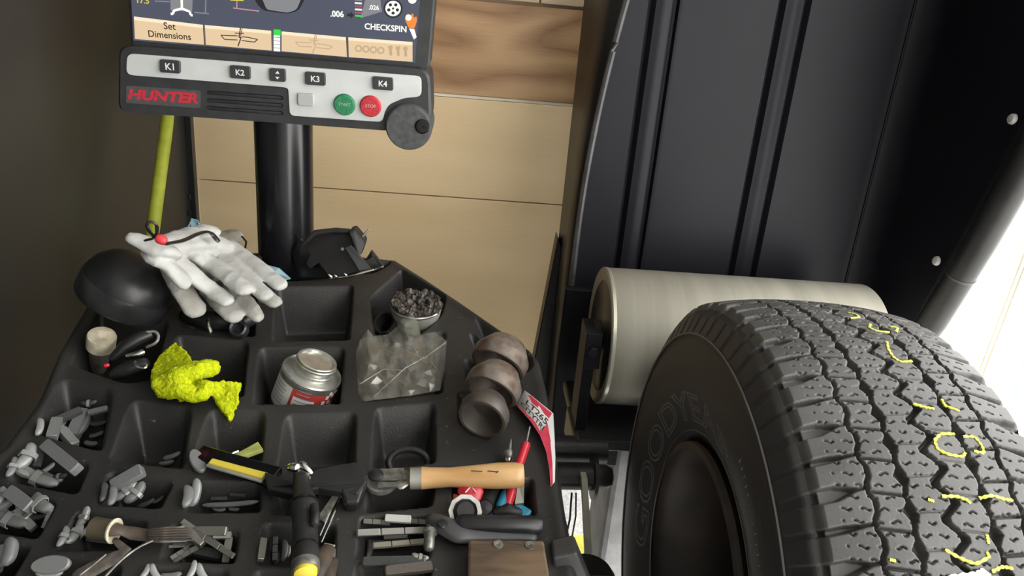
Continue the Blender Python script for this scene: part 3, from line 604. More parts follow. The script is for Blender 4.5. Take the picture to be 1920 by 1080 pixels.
MB().tube(bar+np.array([.020, -.012, 0]), .026, 20).build('hood_bar', 'bar_paint', HOOD)
for px, py in ((1753, 489), (1895, 223)):
    p = onX(px, py, hxr-.004); MB().lathe([(0, .009), (.003, .0085), (.006, .006), (.007, 0)], p+np.array([.004, 0, 0]), nrm((-1, -.15, .1)), 20).build('round_head', 'white_plastic', HOOD)  # two small white domes on the hood side
for (pa) in ((1757, 520),):
    p = onX(pa[0]+6, pa[1], hxr); k = np.argmin(abs(bar[:, 2]-p[2])); MB().tube([bar[k]+np.array([.020, -.012, 0]), bar[k]+np.array([.020, -.012, 0])+nrm(bar[k+1]-bar[k])*.004], .0272, 20, round_ends=False).build('bar_joint', 'hood_edge', HOOD)

# ================================================================== WHEEL
WC = np.array([.445, .776, .813]); WH = thing('mounted_tire', (WC[0], WC[1], WC[2]-.387), 'worn all-terrain tire with yellow crayon marks mounted on a dark steel wheel', 'wheel')
HWd = .112; NP = 74
def crown(s):  # radius of tread surface, s across
    return .387-0.010*(np.abs(s)/HWd)**2.4
prof = []   # left sidewall, from bead to tread edge: (x offset from centre, radius)
side = [(-.100, .186), (-.116, .195), (-.121, .208), (-.126, .226), (-.133, .246), (-.138, .266), (-.1405, .286), (-.1405, .304), (-.1385, .320), (-.136, .332), (-.1375, .3345), (-.1355, .3366), (-.1345, .339), (-.131, .346), (-.126, .357), (-.120, .367)]
def zig(p): p = p % 1.0; return 4*np.abs(p-.5)-1
def tread_depth(s, p):
    """groove depth 0..1; s metres across (signed), p pitch phase"""
    g = np.zeros(s.shape); a = np.abs(s); sg = np.sign(s); ph = np.where(s > 0, p+.5, p)
    def cut(d, w, amt=1.0): return amt*np.clip((w/2+.0011-d)/.0022, 0, 1)
    g = np.maximum(g, cut(np.abs(s-.0068*np.clip(1.35*zig(p), -1, 1)), .0066))
    d2 = a-(.036+.0022*zig(ph+.1)); tooth = np.clip(1-np.abs(((ph+.15) % 1)-.5)/.28, 0, 1)
    g = np.maximum(g, cut(np.abs(d2-.003*tooth), .0024+.0095*tooth))
    d3 = a-(.0685+.0018*np.clip(2.5*zig(ph*1.0+.3), -1, 1)); g = np.maximum(g, cut(np.abs(d3), .0026, .8))
    def lat(phase, w, amt, lo, hi, slope):
        q = (ph+phase+slope*(a-.05)/.04) % 1.0; d = np.minimum(q, 1-q)*(2*np.pi*.387/NP)
        return np.where((a > lo) & (a < hi), cut(d, w, amt), 0)
    g = np.maximum(g, lat(.15, .0020, .7, .040, .068, .12)); g = np.maximum(g, lat(.62, .0010, .35, .006, .034, -.1))
    par = np.floor(ph+.35-.25*(a-.0685)/.04+.5) % 2; wl = .0020+(.004+.0075*(par == 0))*np.clip((a-.080)/.018, 0, 1); q = (ph+.35-.25*(a-.0685)/.04) % 1.0; d = np.minimum(q, 1-q)*(2*np.pi*.387/NP)
    g = np.maximum(g, np.where(a > .0685, np.clip((wl/2+.0011-d)/.0022, 0, 1), 0)); return g
fine = np.radians(np.arange(40, 190, .125)); coarse = np.radians(np.arange(190, 400, 1.0)); TH = np.concatenate([fine, coarse])
sF = np.linspace(-HWd, HWd, 190); TT, SS = np.meshgrid(TH, sF, indexing='ij')
dep = tread_depth(SS, TT*NP/(2*np.pi)); RR = crown(SS)-.0105*dep*(1-.25*(np.abs(SS)/HWd)**6)
# sipes: short wavy slits moulded into the blocks
_ar = TT*.387+.0011*np.sin(SS*700); _row = np.abs((_ar % .011)-.0055); _dash = ((np.floor(TT*.387/.011)*.5+SS*62) % 1) < .5
RR = RR-np.where((np.abs(SS) < .098) & _dash & (dep < .05), .0034*np.clip((.0011-_row)/.0007, 0, 1), 0)
# shoulder lugs: between tread edge and sidewall the grooves run out
sh = [(-.1150, .374), (-.1175, .3705)]
def shoulder_ring(x, r, amt):
    ph = TH*NP/(2*np.pi)+(.5 if x > 0 else 0); q = (ph+.35-.25*(.112-.0685)/.04) % 1.0; d = np.minimum(q, 1-q)*(2*np.pi*.387/NP); g = np.clip((.012/2+.0011-d)/.0022, 0, 1)
    par = np.floor(ph+.35-.25*(.112-.0685)/.04+.5) % 2; g = np.where(par == 0, g, np.clip((.006/2+.0011-d)/.0022, 0, 1)); alt = 0.0
    return np.full(TH.shape, x)-np.sign(x)*0.004*g*amt, r-.0085*g*amt*(1-alt)
cols_x, cols_r, cols_s = [], [], []
for x, r in side:
    X_, R_ = shoulder_ring(x, r, .55 if r > .3365 else 0.0); cols_x.append(X_); cols_r.append(np.full(TH.shape, r)); cols_s.append(np.full(TH.shape, -.13-(.4-r)))
lug = [(-.1195, .3655, .55), (-.1175, .3700, .85), (-.1150, .3735, 1.0)]
for x, r, a in lug: X_, R_ = shoulder_ring(x, r, a); cols_x.append(X_); cols_r.append(R_); cols_s.append(np.full(TH.shape, x))
for j in range(len(sF)): cols_x.append(SS[:, j]); cols_r.append(RR[:, j]); cols_s.append(SS[:, j])
for x, r, a in reversed(lug): X_, R_ = shoulder_ring(-x, r, a); cols_x.append(X_); cols_r.append(R_); cols_s.append(np.full(TH.shape, -x))
for x, r in reversed(side): cols_x.append(shoulder_ring(-x, r, .55 if r > .3365 else 0.0)[0]); cols_r.append(np.full(TH.shape, r)); cols_s.append(np.full(TH.shape, .13+(.4-r)))
CX, CR, CS = np.stack(cols_x, 1), np.stack(cols_r, 1), np.stack(cols_s, 1)
PX = np.stack([WC[0]+CX, WC[1]+CR*np.cos(TH)[:, None], WC[2]+CR*np.sin(TH)[:, None]], -1)
mb = MB().grid(PX, wrap=True); TIRE = mb.build('tire', 'tire', WH, autosmooth=0, label='black rubber tire with zigzag tread and outlined sidewall lettering')
ul = TIRE.data.uv_layers.new(name='surface'); li = np.empty(len(TIRE.data.loops), int); TIRE.data.loops.foreach_get('vertex_index', li)
AR = np.repeat((TH*.387)[:, None], CX.shape[1], 1); UVv = np.stack([CS.ravel()[li], AR.ravel()[li]], 1); ul.data.foreach_set('uv', UVv.ravel())
# sidewall lettering: outline strokes bent round the wheel
def sx(r): rs = np.array([q[1] for q in side]); xs = np.array([q[0] for q in side]); return np.interp(r, rs, xs)
def side_text(body, a_mid, r_mid, hgt, width_rad, m_, thick, name, parent):
    v, f = text_shape(body, 0.0, thick, 0, 3); w = np.ptp(v[:, 0]); h = np.ptp(v[:, 1])
    a = a_mid + v[:, 0]/w*width_rad; r = r_mid+v[:, 1]/h*hgt; x = WC[0]+sx(r)-.0004-v[:, 2]*.012
    mb = MB().add(np.stack([x, WC[1]+r*np.cos(a), WC[2]+r*np.sin(a)], 1), f); return mb.build(name, m_, parent)
def ang_at(px, py): p = onX(px, py, WC[0]-.139); return math.atan2(p[2]-WC[2], p[1]-WC[1]), math.hypot(p[2]-WC[2], p[1]-WC[1])
side_text('GOODYEAR', math.radians(40), .237, .040, math.radians(134), 'letter_edge', .020, 'sidewall_lettering', TIRE)
mb = MB()
for k_ in range(26):
    if k_ % 7 == 6: continue
    a_ = math.radians(112+k_*2.0); r0_, r1_ = .282+.0012*(k_ % 3), .289-.0010*(k_ % 2); mb.tube([(WC[0]+sx(q)-.0006, WC[1]+q*math.cos(a_), WC[2]+q*math.sin(a_)) for q in (r0_, (r0_+r1_)/2, r1_)], .0006, 5)
mb.build('moulded_marks', 'letter_edge', TIRE)
for r_, w_ in ((.3345, .0012), (.205, .0007)):
    th = np.linspace(0, 2*np.pi, 160, endpoint=False); ring = np.stack([np.full(160, WC[0]+sx(r_)-.0006), WC[1]+r_*np.cos(th), WC[2]+r_*np.sin(th)], 1)
    mb = MB(); n_ = 6; rings = []
    for k in range(160):
        rad = np.array([0, math.cos(th[k]), math.sin(th[k])]); aa = np.linspace(0, 2*np.pi, n_, endpoint=False); rings.append(ring[k]+np.outer(np.cos(aa)*w_, rad)+np.outer(np.sin(aa)*w_, (1, 0, 0)))
    R_ = np.array(rings); R_ = np.concatenate([R_, R_[:, :1]], 1); mb.grid(R_, wrap=True).build('mould_ring', 'letter_edge', TIRE)
MB().lathe([(-.128, .180), (-.127, .189), (-.121, .1905), (-.116, .187), (-.108, .179), (-.08, .176), (-.06, .166), (.05, .163), (.075, .160), (.082, .15), (.085, .10), (.07, .09), (.07, .035)], WC, (1, 0, 0), 96, closed=True).build('rim', 'rim_steel', WH, label='dark steel rim')
MB().lathe([(.115, .190), (.121, .1905), (.125, .187), (.110, .179), (.085, .180), (.085, .150)], WC, (1, 0, 0), 72, closed=True).build('rim_flange', 'rim_steel', WH)
MB().lathe([(-.30, .011), (.0708, .011), (.0708, .060), (.088, .060), (.09, .02), (.16, .011)], WC, (1, 0, 0), 32).build('balancer_shaft', 'dark_metal', BAL)
mb = MB(); mb.box((.045, 1.0, WC[2]), (.20, .20, .16)); mb.build('spindle_housing', 'dark_metal', BAL, smooth=False, bevel=.02)
# yellow crayon strokes on the tread (pixels are turned into points on the tread cylinder)
def on_tread(px, py, lift=.0008):
    d = ray(px, py); r = .386; o = CAM
    for _ in range(4):
        A = d[1]**2+d[2]**2; B = 2*((o[1]-WC[1])*d[1]+(o[2]-WC[2])*d[2]); C_ = (o[1]-WC[1])**2+(o[2]-WC[2])**2-r*r; D = B*B-4*A*C_
        if D < 0: return None
        t = (-B-math.sqrt(D))/(2*A); p = o+d*t; r = float(crown(p[0]-WC[0]))+lift
    return p
def crayon(pts, w=.0034, m_='crayon'):
    pts = np.array(pts, float); t = np.linspace(0, 1, len(pts)); tt = np.linspace(0, 1, len(pts)*6); P2 = np.stack([np.interp(tt, t, pts[:, 0]), np.interp(tt, t, pts[:, 1])], 1)
    for _ in range(3): P2[1:-1] = (P2[:-2]+2*P2[1:-1]+P2[2:])/4
    P3 = [on_tread(*q) for q in P2]; P3 = np.array([q for q in P3 if q is not None])
    if len(P3) < 3: return
    tan = np.gradient(P3, axis=0); nn = P3-WC; nn[:, 0] = 0; rows = []
    for i, (p, q, n_) in enumerate(zip(P3, tan, nn)):
        sd = nrm(np.cross(q, n_)); ww = w*(.35+.65*abs(math.sin(i*.9+pts[0, 0])))/2; n_ = nrm(n_)
        rows.append([p-sd*ww-n_*.0015, p-sd*ww, p+n_*.0004, p+sd*ww, p+sd*ww-n_*.0015])
    MB().grid(np.array(rows)).build('crayon_mark', m_, TIRE)
for st in ([(1590, 585), (1606, 589), (1612, 594), (1594, 596)], [(1632, 607), (1630, 614), (1645, 620), (1668, 622)], [(1668, 611), (1684, 614), (1680, 622)],
           [(1663, 640), (1666, 655), (1676, 670), (1690, 678), (1710, 676)], [(1712, 756), (1735, 763), (1752, 766)], [(1766, 748), (1772, 760), (1800, 770)],
           [(1790, 813), (1765, 812), (1752, 825), (1758, 842), (1780, 852), (1806, 856), (1810, 848)], [(1806, 818), (1828, 818), (1842, 836), (1846, 850), (1826, 845)],
           [(1740, 936), (1752, 940)], [(1766, 930), (1795, 930), (1815, 938), (1820, 944)], [(1836, 934), (1860, 928), (1885, 936), (1900, 938)],
           [(1772, 1030), (1800, 1046), (1830, 1058), (1856, 1044), (1850, 1034)], [(1851, 1002), (1854, 1020)], [(1668, 1049), (1680, 1052)], [(1860, 1072), (1880, 1062), (1900, 1066)]): crayon(st)
for k_ in range(4): crayon([(1748, 1092+k_*5), (1790, 1080+k_*4), (1830, 1076+k_*4), (1846+k_*4, 1068+k_*3)], .0045, 'chalk')

# ================================================================== THINGS ON THE TRAY
def px2m(px, p): return px*depth(p)/F_PX
# ---- gloves
def glove(name, palm, fingers, cuff, m_, label, h0, flat=.55):
    """palm / cuff / fingers: pixel chains with (x, y, radius px, height above tray)"""
    mb = MB()
    for chain in [palm]+fingers+cuff:
        c = np.array(chain, float)
        if len(c) > 2:
            t = np.linspace(0, 1, len(c)); tt = np.linspace(0, 1, 3*len(c)); c = np.stack([np.interp(tt, t, c[:, k]) for k in range(4)], 1)
            for _ in range(2): c[1:-1] = (c[:-2]+2*c[1:-1]+c[2:])/4
        P = [T(a, b, h0+h+.055*min(1, max(0, (395-a)/95))) for a, b, r, h in c]; R = [px2m(q[2]*.98, p) for q, p in zip(c, P)]
        mb.tube(P, R, 14, up=EN, flat=flat)
    return mb
GL = [thing('work_glove', T(400, 520, .02), 'soiled white leather work glove lying underneath its cleaner mate', 'glove', 'pair of work gloves'),
      thing('work_glove', T(380, 480, .05), 'clean white leather work glove on top, with black cord and red bead', 'glove', 'pair of work gloves')]
g = glove('g', [(340, 468, 30, 0), (375, 495, 32, 0), (410, 515, 28, 0)],
          [[(322, 500, 20, 0), (345, 545, 20, -.004), (368, 578, 21, -.008)], [(390, 540, 18, 0), (418, 572, 19, -.004), (438, 590, 19, -.01)], [(430, 535, 17, 0), (462, 568, 17, -.006), (480, 592, 14, -.012)], [(455, 520, 17, 0), (490, 550, 17, -.005), (512, 566, 15, -.010)]],
          [[(365, 474, 24, .0), (410, 456, 24, .0), (438, 446, 22, .004)]], 'glove_dirty', '', .026)
organic(g, 'glove_shell', 'glove_dirty', GL[0], .0021, 5, .0012, 42, .0004, 130)
mb = MB().tube([T(452, 446, .040), T(460, 455, .036), T(458, 466, .034)], .0016, 6); mb.build('wrist_elastic', 'clip_black', GL[0])
g = glove('g', [(300, 466, 24, .006), (340, 472, 30, 0), (385, 468, 32, 0), (418, 470, 26, 0)],
          [[(325, 482, 22, 0), (380, 530, 19, -.003), (424, 562, 17, -.010)], [(368, 478, 21, .004), (415, 508, 18, .006), (456, 542, 18, .002)], [(405, 474, 20, 0), (452, 514, 18, -.003), (494, 552, 17, -.008)], [(425, 464, 21, .0), (475, 498, 19, -.003), (520, 533, 17, -.010)]],
          [[(252, 448, 17, .03), (285, 462, 22, .02), (320, 475, 26, .012)], [(285, 474, 20, .008), (318, 500, 24, 0), (345, 525, 22, -.006)], [(300, 455, 16, .02), (345, 440, 18, .028), (390, 430, 17, .034), (405, 436, 12, .03)], [(330, 462, 22, .014), (390, 455, 24, .018), (420, 462, 22, .01)]], 'glove', '', .066)
organic(g, 'glove_shell', 'glove', GL[1], .0021, 5, .0013, 42, .0004, 130)
mb = MB().tube(curve([T(314, 458, .166), T(345, 452, .148), T(372, 440, .130), T(392, 437, .118), T(408, 452, .106)]), .0042, 8, up=EN, flat=.5); mb.build('wrist_elastic', 'clip_black', GL[1])
lp = [T(x, y, h+.064) for x, y, h in ((276, 452, .092), (292, 447, .102), (284, 436, .115), (279, 424, .125), (286, 418, .128), (296, 424, .123), (297, 438, .112), (291, 446, .106), (304, 441, .108))]
MB().tube(curve(lp), .0024, 8, flat=.7).build('cord_loop', 'clip_black', GL[1])
MB().tube([T(301, 449, .172), T(309, 452, .170)], .0062, 14).build('bead', 'red_bead', GL[1], label='red cord bead')
# ---- blue paper towel under the gloves
def sheet(mb, px, h, th, m=0):
    P = np.array([T(a, b, h+(c if len(r) else 0)) for a, b, c, *r in [(*q, 0) if len(q) == 3 else (*q, 0, 0) for q in px]]); mb.prism(P, -EN*th, m)
mb = MB()
for tri in ([(356, 526, -.022), (350, 448, .06), (358, 408, .11), (372, 412, .105), (384, 436, .075), (374, 526, -.022)], [(352, 446, .062), (346, 432, .085), (360, 408, .112)]):
    mb.prism([T(*q) for q in tri], -EN*.0012)
mb.build('paper_towel', 'blue_paper', smooth=False, label='pale blue paper towel scrap poking up behind the gloves', cat='paper towel')
mb = MB(); R0 = [T(*q) for q in [(480, 490, .05), (505, 487, .056), (525, 492, .052), (547, 512, .03), (530, 516, .03), (505, 518, .03), (480, 512, .03)]]; cc = T(515, 500, .058)
mb.add(R0+[cc]+[p-EN*.0015 for p in R0], [(i, (i+1) % 7, 7) for i in range(7)]+[(i, (i+1) % 7, 8+(i+1) % 7, 8+i) for i in range(7)]); mb.build('paper_towel', 'blue_paper', smooth=False, label='pale blue paper towel scrap between the glove fingers and the post', cat='paper towel')
# ---- black bowl-shaped pressure cup leaning on the tray's edge
ax = nrm(np.array([-.55, .15, .82])); pc2 = T(242, 536, .045); up_ = nrm(.76*UP+.50*RT-.16*FW)
cup = thing('pressure_cup', T(235, 570, .0), 'black domed plastic cup with a glossy rim, beside the gloves', 'cup')
r_ = px2m(82, pc2)
MB().lathe([(0, r_*.97), (.008, r_*.95), (.02, r_*.86), (.032, r_*.68), (.040, r_*.45), (.044, r_*.2), (.045, 0)], pc2+up_*.002, up_, 48).build('dome', 'black_plastic', cup)
MB().lathe([(-.030, r_*.88), (-.030, r_*.95), (-.026, r_*.985), (-.002, r_), (.002, r_*.985), (.002, r_*.9)], pc2, up_, 48).build('rim_band', 'cup_band', cup)
# ---- broken black plastic cover leaning at the post
cov = thing('plastic_cover', T(640, 515, -.01), 'broken black plastic cover with tabs, leaning against the monitor post', 'plastic part')
Yc = 1.20
def cv(px, py, dy=0.0): return onY(px, py, Yc+dy)
mb = MB(); A = [(567, 461, .0), (592, 437, .01), (630, 433, .012), (656, 436, .0), (664, 470, -.03), (690, 505, -.05), (620, 522, -.045), (598, 492, -.02), (582, 504, -.02), (575, 496, -.015), (583, 478, -.006)]
pts = np.array([cv(a, b, c) for a, b, c in A]); pl_n = nrm(np.cross(pts[4]-pts[0], pts[6]-pts[1])); pl_n = pl_n if pl_n[1] < 0 else -pl_n; c_ = pts.mean(0)
pts = np.array([p-pl_n*np.dot(p-c_, pl_n) for p in pts]); mb.prism(round_poly(pts, .003), -pl_n*.004); mb.build('shell', 'tray', cov, smooth=False, bevel=.001)
MB().tube([cv(568, 460, -.004), cv(592, 437, -.002), cv(630, 433, -.002), cv(655, 435, -.006)], .0045, 10).build('lip', 'tray', cov)
mb = MB(); mb.prism([cv(652, 437, -.02), cv(664, 431, -.02), cv(685, 456, -.02), cv(676, 482, -.035), (cv(668, 478, -.035))], (0, .03, 0)); mb.build('hook_block', 'dark_rubber', cov, smooth=False, bevel=.004)
mb = MB(); mb.prism([cv(648, 466, -.045), cv(657, 462, -.045), cv(694, 505, -.06), cv(674, 508, -.06)], (0, .006, 0)); mb.build('web', 'hood_edge', cov, smooth=False)
MB().tube([cv(678, 447, -.01), cv(692, 430, -.005)], [.003, .0015], 8).build('pin', 'steel_dull', cov)
MB().prism([cv(548, 478, .012), cv(562, 448, .012), cv(600, 492, .0), cv(618, 522, -.02), cv(560, 522, -.01)], (0, .01, 0)).build('back_plate', 'post_paint', cov, smooth=False, bevel=.002)
mb = MB().tube([cv(620, 523, -.05), cv(655, 519, -.055), cv(700, 507, -.05)], .0024, 8); mb.build('metal_edge', 'chrome', cov)
mb = MB(); mb.prism([cv(684, 490, -.03), cv(696, 471, -.03), cv(719, 500, -.035), cv(712, 508, -.035), cv(698, 485, -.035)], (0, .008, 0)); mb.build('tab', 'dark_rubber', cov, smooth=False, bevel=.001)
MB().tube([cv(703, 506, -.045), cv(718, 501, -.045)], .002, 8).build('metal_edge', 'chrome', cov)
for q in ((617, 516), (628, 517), (646, 514)): MB().tube([cv(*q, -.05), cv(q[0]+5, q[1]+4, -.05)], .0018, 6).build('clip', 'chrome', cov)
MB().lathe([(0, .003), (.002, .0025), (.003, 0)], cv(642, 468, -.035), pl_n, 12).build('screw', 'steel', cov)

# ---- rubber cement tin
pt = T(576, 755, -.058); cax = nrm(.97*UP*1.0+.22*RT-.10*FW); cax = nrm(EN*.93+np.array([.32, .16, 0])); cr = px2m(54, pt)
can = thing('cement_tin', pt, 'small rubber cement tin with red and white label and threaded metal neck', 'tin')
cb = pt-cax*.002; Lc = .054
MB().lathe([(0, cr*.97), (.002, cr), (Lc-.004, cr), (Lc-.001, cr*1.02), (Lc+.001, cr*.99), (Lc-.001, cr*.93), (Lc+.001, cr*.80), (Lc+.003, cr*.72)], cb, cax, 56).build('can_body', 'tin', can)
MB().lathe([(Lc+.001, cr*.70), (Lc+.006, cr*.70), (Lc+.007, cr*.66), (Lc+.010, cr*.66), (Lc+.012, cr*.70), (Lc+.016, cr*.70), (Lc+.017, cr*.67), (Lc+.020, cr*.67), (Lc+.021, cr*.64), (Lc+.020, cr*.58), (Lc+.017, cr*.55), (Lc+.017, 0)], cb, cax, 48).build('threaded_cap', 'tin', can)
M3 = frame(cax, None); vw = nrm((CAM-cb)-cax*np.dot(CAM-cb, cax)); th0 = math.atan2(vw@M3[:, 2], vw@M3[:, 1])
rt_ = RT-cax*np.dot(RT, cax); sgn = 1 if (math.cos(th0+.1)*M3[:, 1]+math.sin(th0+.1)*M3[:, 2])@rt_ > (math.cos(th0)*M3[:, 1]+math.sin(th0)*M3[:, 2])@rt_ else -1
def wrap(name, a0, a1, d0, d1, m_, rr=1.0, parent=can):
    a, b = sorted((th0+sgn*math.radians(a0), th0+sgn*math.radians(a1))); return MB().lathe([(d0, cr+.0004*rr), (d1, cr+.0004*rr)], cb, cax, 14, closed=True, a0=a, a1=b).build(name, m_, parent)
wrap('label_panel', -175, -22, .004, Lc-.010, 'label_white'); wrap('label_panel', -22, 185, .004, Lc-.010, 'label_red')
wrap('label_print', -16, 24, .006, Lc-.020, 'label_white', 2)
for i in range(8): wrap('label_print', -13, 17+(i*7) % 8-6, .012+i*.0055, .0133+i*.0055, 'label_print', 3)
for i in range(9): wrap('label_print', -66, -30-(i*5) % 9, .012+i*.0055, .0131+i*.0055, 'label_print', 3)
for k, (a0, d0) in enumerate(((38, .030), (44, .038), (50, .043), (56, .040), (62, .045), (50, .030), (58, .026))): wrap('label_print', a0, a0+7, d0, d0+.006, 'label_white', 3)

# ---- clear plastic bag
pol = np.array([(690, 617), (700, 630), (728, 627), (744, 612), (756, 596), (768, 583), (783, 600), (789, 628), (815, 622), (838, 640), (834, 690), (825, 732), (770, 742), (720, 748), (682, 752), (672, 738), (667, 662), (676, 636)], float)
def inpoly(x, y, p):
    c = False
    for i in range(len(p)):
        a, b = p[i-1], p[i]
        if (a[1] > y) != (b[1] > y) and x < (b[0]-a[0])*(y-a[1])/(b[1]-a[1])+a[0]: c = not c
    return c
from mathutils.geometry import delaunay_2d_cdt
def bag_layer(mb, seed, lift, amp):
    rg = random.Random(seed); bd = []
    for i in range(len(pol)):
        a, b = pol[i], pol[(i+1) % len(pol)]; k = max(1, int(np.linalg.norm(b-a)/14))
        for j in range(k): bd.append(a+(b-a)*j/k)
    nb_ = len(bd); inn = []
    for _ in range(2600):
        p = (rg.uniform(665, 842), rg.uniform(580, 755))
        if inpoly(*p, pol) and all((p[0]-q[0])**2+(p[1]-q[1])**2 > 10**2 for q in bd+inn): inn.append(np.array(p))
    allp = bd+inn; r = delaunay_2d_cdt([Vector(p) for p in allp], [(i, (i+1) % nb_) for i in range(nb_)], [], 1, 1e-6)
    V = []
    for v in r[0]:
        x, y = v; e = min(np.linalg.norm(np.array((x, y))-q) for q in bd); k = min(1, e/20); hh = lift*k+amp*k*(mnoise.noise(Vector((x*.045, y*.045, seed)))+.6*mnoise.noise(Vector((x*.1, y*.1, seed+5))))
        V.append(T(x, y, .006+.050*max(0, (642-y)/50)+hh))
    mb.add(V, [tuple(f) for f in r[2]])
bag = thing('plastic_bag', T(752, 690, 0), 'crumpled clear plastic bag lying over a tray pocket', 'plastic bag')
mb = MB(); bag_layer(mb, 3, .024, .013); mb.build('front_film', 'film', bag, smooth=False)
mb = MB(); bag_layer(mb, 11, .006, .010); mb.build('back_film', 'film', bag, smooth=False)
mb = MB()
for st in ([(728, 620), (745, 650), (785, 668), (800, 672)], [(800, 668), (836, 642)], [(690, 690), (712, 660), (705, 640)], [(700, 745), (760, 690), (800, 668), (826, 700)], [(752, 600), (770, 640), (786, 668)], [(675, 720), (720, 692), (760, 695)]):
    mb.tube([T(x, y, .034) for x, y in st], .0006, 5)
mb.build('crease', 'film', bag)

# ---- torn metal cup and black ring in the corner pocket
p0 = T(780, 584, .004); ax3 = nrm(UP*.86+RT*.10-FW*.46)
mc = thing('metal_cup', p0, 'shiny metal cup with a torn dark lid in the corner pocket', 'metal cup'); r3 = px2m(46, p0)
MB().lathe([(-.030, r3*.62), (-.022, r3*.82), (.0, r3), (.008, r3*1.01)], p0, ax3, 40).build('cup_body', 'galv', mc)
mb = MB(); M3b = frame(ax3); n_ = 72; rows = []
for k, fr_ in enumerate(np.linspace(1.04, .02, 16)):
    row = []
    for a in np.linspace(0, 2*np.pi, n_+1):
        q = (M3b[:, 1]*math.cos(a)+M3b[:, 2]*math.sin(a))*r3*fr_; v_ = Vector(q)*110; hgt = .017+.008*mnoise.noise(v_)+.005*mnoise.noise(v_*2.3)-.002*(1-fr_)
        row.append(p0+ax3*hgt+q*(1+.10*mnoise.noise(v_*1.3)))
    rows.append(row)
mb.grid(np.array(rows)); o = mb.build('torn_lid', 'tin_dark', mc, smooth=False); so = o.modifiers.new('t', 'SOLIDIFY'); so.thickness = .001
MB().lathe([(.006, r3*1.0), (.010, r3*1.05), (.012, r3*1.03), (.010, r3*.98)], p0, ax3, 40, closed=True).build('bright_rim', 'tin', mc)
p1 = T(716, 606, -.012); ax4 = nrm(-FW*.85+UP*.35-RT*.35); r4 = px2m(23, p1)
MB().lathe([(-.045, r4), (0, r4), (.003, r4*.95), (.002, r4*.78), (-.03, r4*.74), (-.03, 0)], p1, ax4, 32).build('pipe_sleeve', 'dark_rubber', label='black rubber sleeve in the corner pocket beside the metal cup', cat='sleeve')

# ---- three mounting cones
for (cx, cy, r_px, ax_, m_, lb) in (((944), 668, 52, nrm(-UP*.55-RT*.28-FW*.38), 'rust', 'rusty steel mounting cone, the one next to the sloping rear rim of the tray'),
                                    (926, 716, 51, nrm(-UP*.55-RT*.28-FW*.42), 'rust', 'rusty steel mounting cone with bright worn flank, between the other two cones'),
                                    (908, 772, 46, nrm(-UP*.42-RT*.22-FW*.62), 'rust_dark', 'dark steel mounting cone with its open end showing, above the wooden handle')):
    p = T(cx, cy, .012); r = px2m(r_px, p); lf = px2m(40, p)
    mb = MB().lathe([(-lf*.8, r*.45), (-lf*.8, r*.60), (-lf*.74, r*.66), (-lf*.1, r*.97), (lf*.02, r), (lf*.46, r*.99), (lf*.52, r*.95), (lf*.52, r*.84), (lf*.40, r*.80), (-lf*.1, r*.72), (-lf*.35, r*.60), (-lf*.35, .0)], p, ax_, 48)
    mb.build('mounting_cone', m_, label=lb, cat='cone', group='steel mounting cones')
# ---- red and white tag on the rim of the tray
tagp = thing('tire_label', T(1005, 765, 0), 'red and white paper tire label hanging over the tray edge', 'label')
La = [T(984, 734, .012), T(1036, 778, .014)]; Lb = [T(967, 762, .010), T(1022, 824, .012)]
def strip(mb, A, B, m, off=0.0):
    rows = []
    for a, b in zip(A, B): rows.append([a+EN*off, b+EN*off])
    mb.grid(np.array(rows), m)
A_ = [T(984, 734, .010), T(1010, 755, .014), T(1037, 777, .012), T(1039, 815, .010), T(1041, 860, .008), T(1040, 905, .004)]
B_ = [T(967, 761, .006), T(993, 790, .012), T(1012, 818, .012), T(1024, 850, .008), T(1030, 885, .006), T(1032, 915, .002)]
mb = MB(); strip(mb, A_, B_, 0); o = mb.build('paper', 'paper_white', tagp); so = o.modifiers.new('t', 'SOLIDIFY'); so.thickness = .0006; so.offset = -1
mb = MB()
def tq(s, t, off=.0008):
    i = min(int(s), len(A_)-2); f = s-i; a = A_[i]*(1-f)+A_[i+1]*f; b = B_[i]*(1-f)+B_[i+1]*f; return a*(1-t)+b*t+EN*off
def tpoly(pts, m): mb.add([tq(*p) for p in pts], [tuple(range(len(pts)))], m)
tpoly([(.22, .14), (.45, .03), (1.0, .04), (1.0, .28), (.42, .30)], 0); tpoly([(1.0, .04), (1.95, .04), (1.95, .28), (1.0, .28)], 0)
tpoly([(.1, .99), (.55, .88), (1.0, .86), (1.0, 1.0)], 0); tpoly([(1.0, .86), (2.0, .84), (2.0, 1.0), (1.0, 1.0)], 0); tpoly([(2.0, .45), (3.0, .45), (3.0, 1), (2.0, 1)], 0); tpoly([(3.0, .5), (4.0, .5), (4.0, 1), (3.0, 1)], 0); tpoly([(4.0, .5), (5.0, .5), (5.0, 1), (4.0, 1)], 0)
for body, t0, t1, s0, s1 in (('LT265', .58, .34, .40, 2.0), ('CITYTRI', .83, .64, .18, 2.0)):
    v, f = text_shape(body, .015); x = (v[:, 0]-v[:, 0].min())/np.ptp(v[:, 0]); y = (v[:, 1]-v[:, 1].min())/np.ptp(v[:, 1])
    mb.add([tq(s0+(s1-s0)*a, t0+(t1-t0)*b, .0012) for a, b in zip(x, y)], f, 1)
mb.build('print', ['paper_red', 'ink'], tagp, smooth=False)

# ---- lime hose behind the cup
Hh_ = [at(330, -60, 1.50), at(322, 120, 1.47), at(313, 230, 1.44), at(300, 330, 1.42), at(286, 440, 1.40), at(276, 540, 1.40), at(270, 640, 1.42)]
MB().tube(curve(Hh_), .0118, 16).build('air_hose', 'lime_hose', label='bright lime air hose hanging behind the console and gloves', cat='hose')

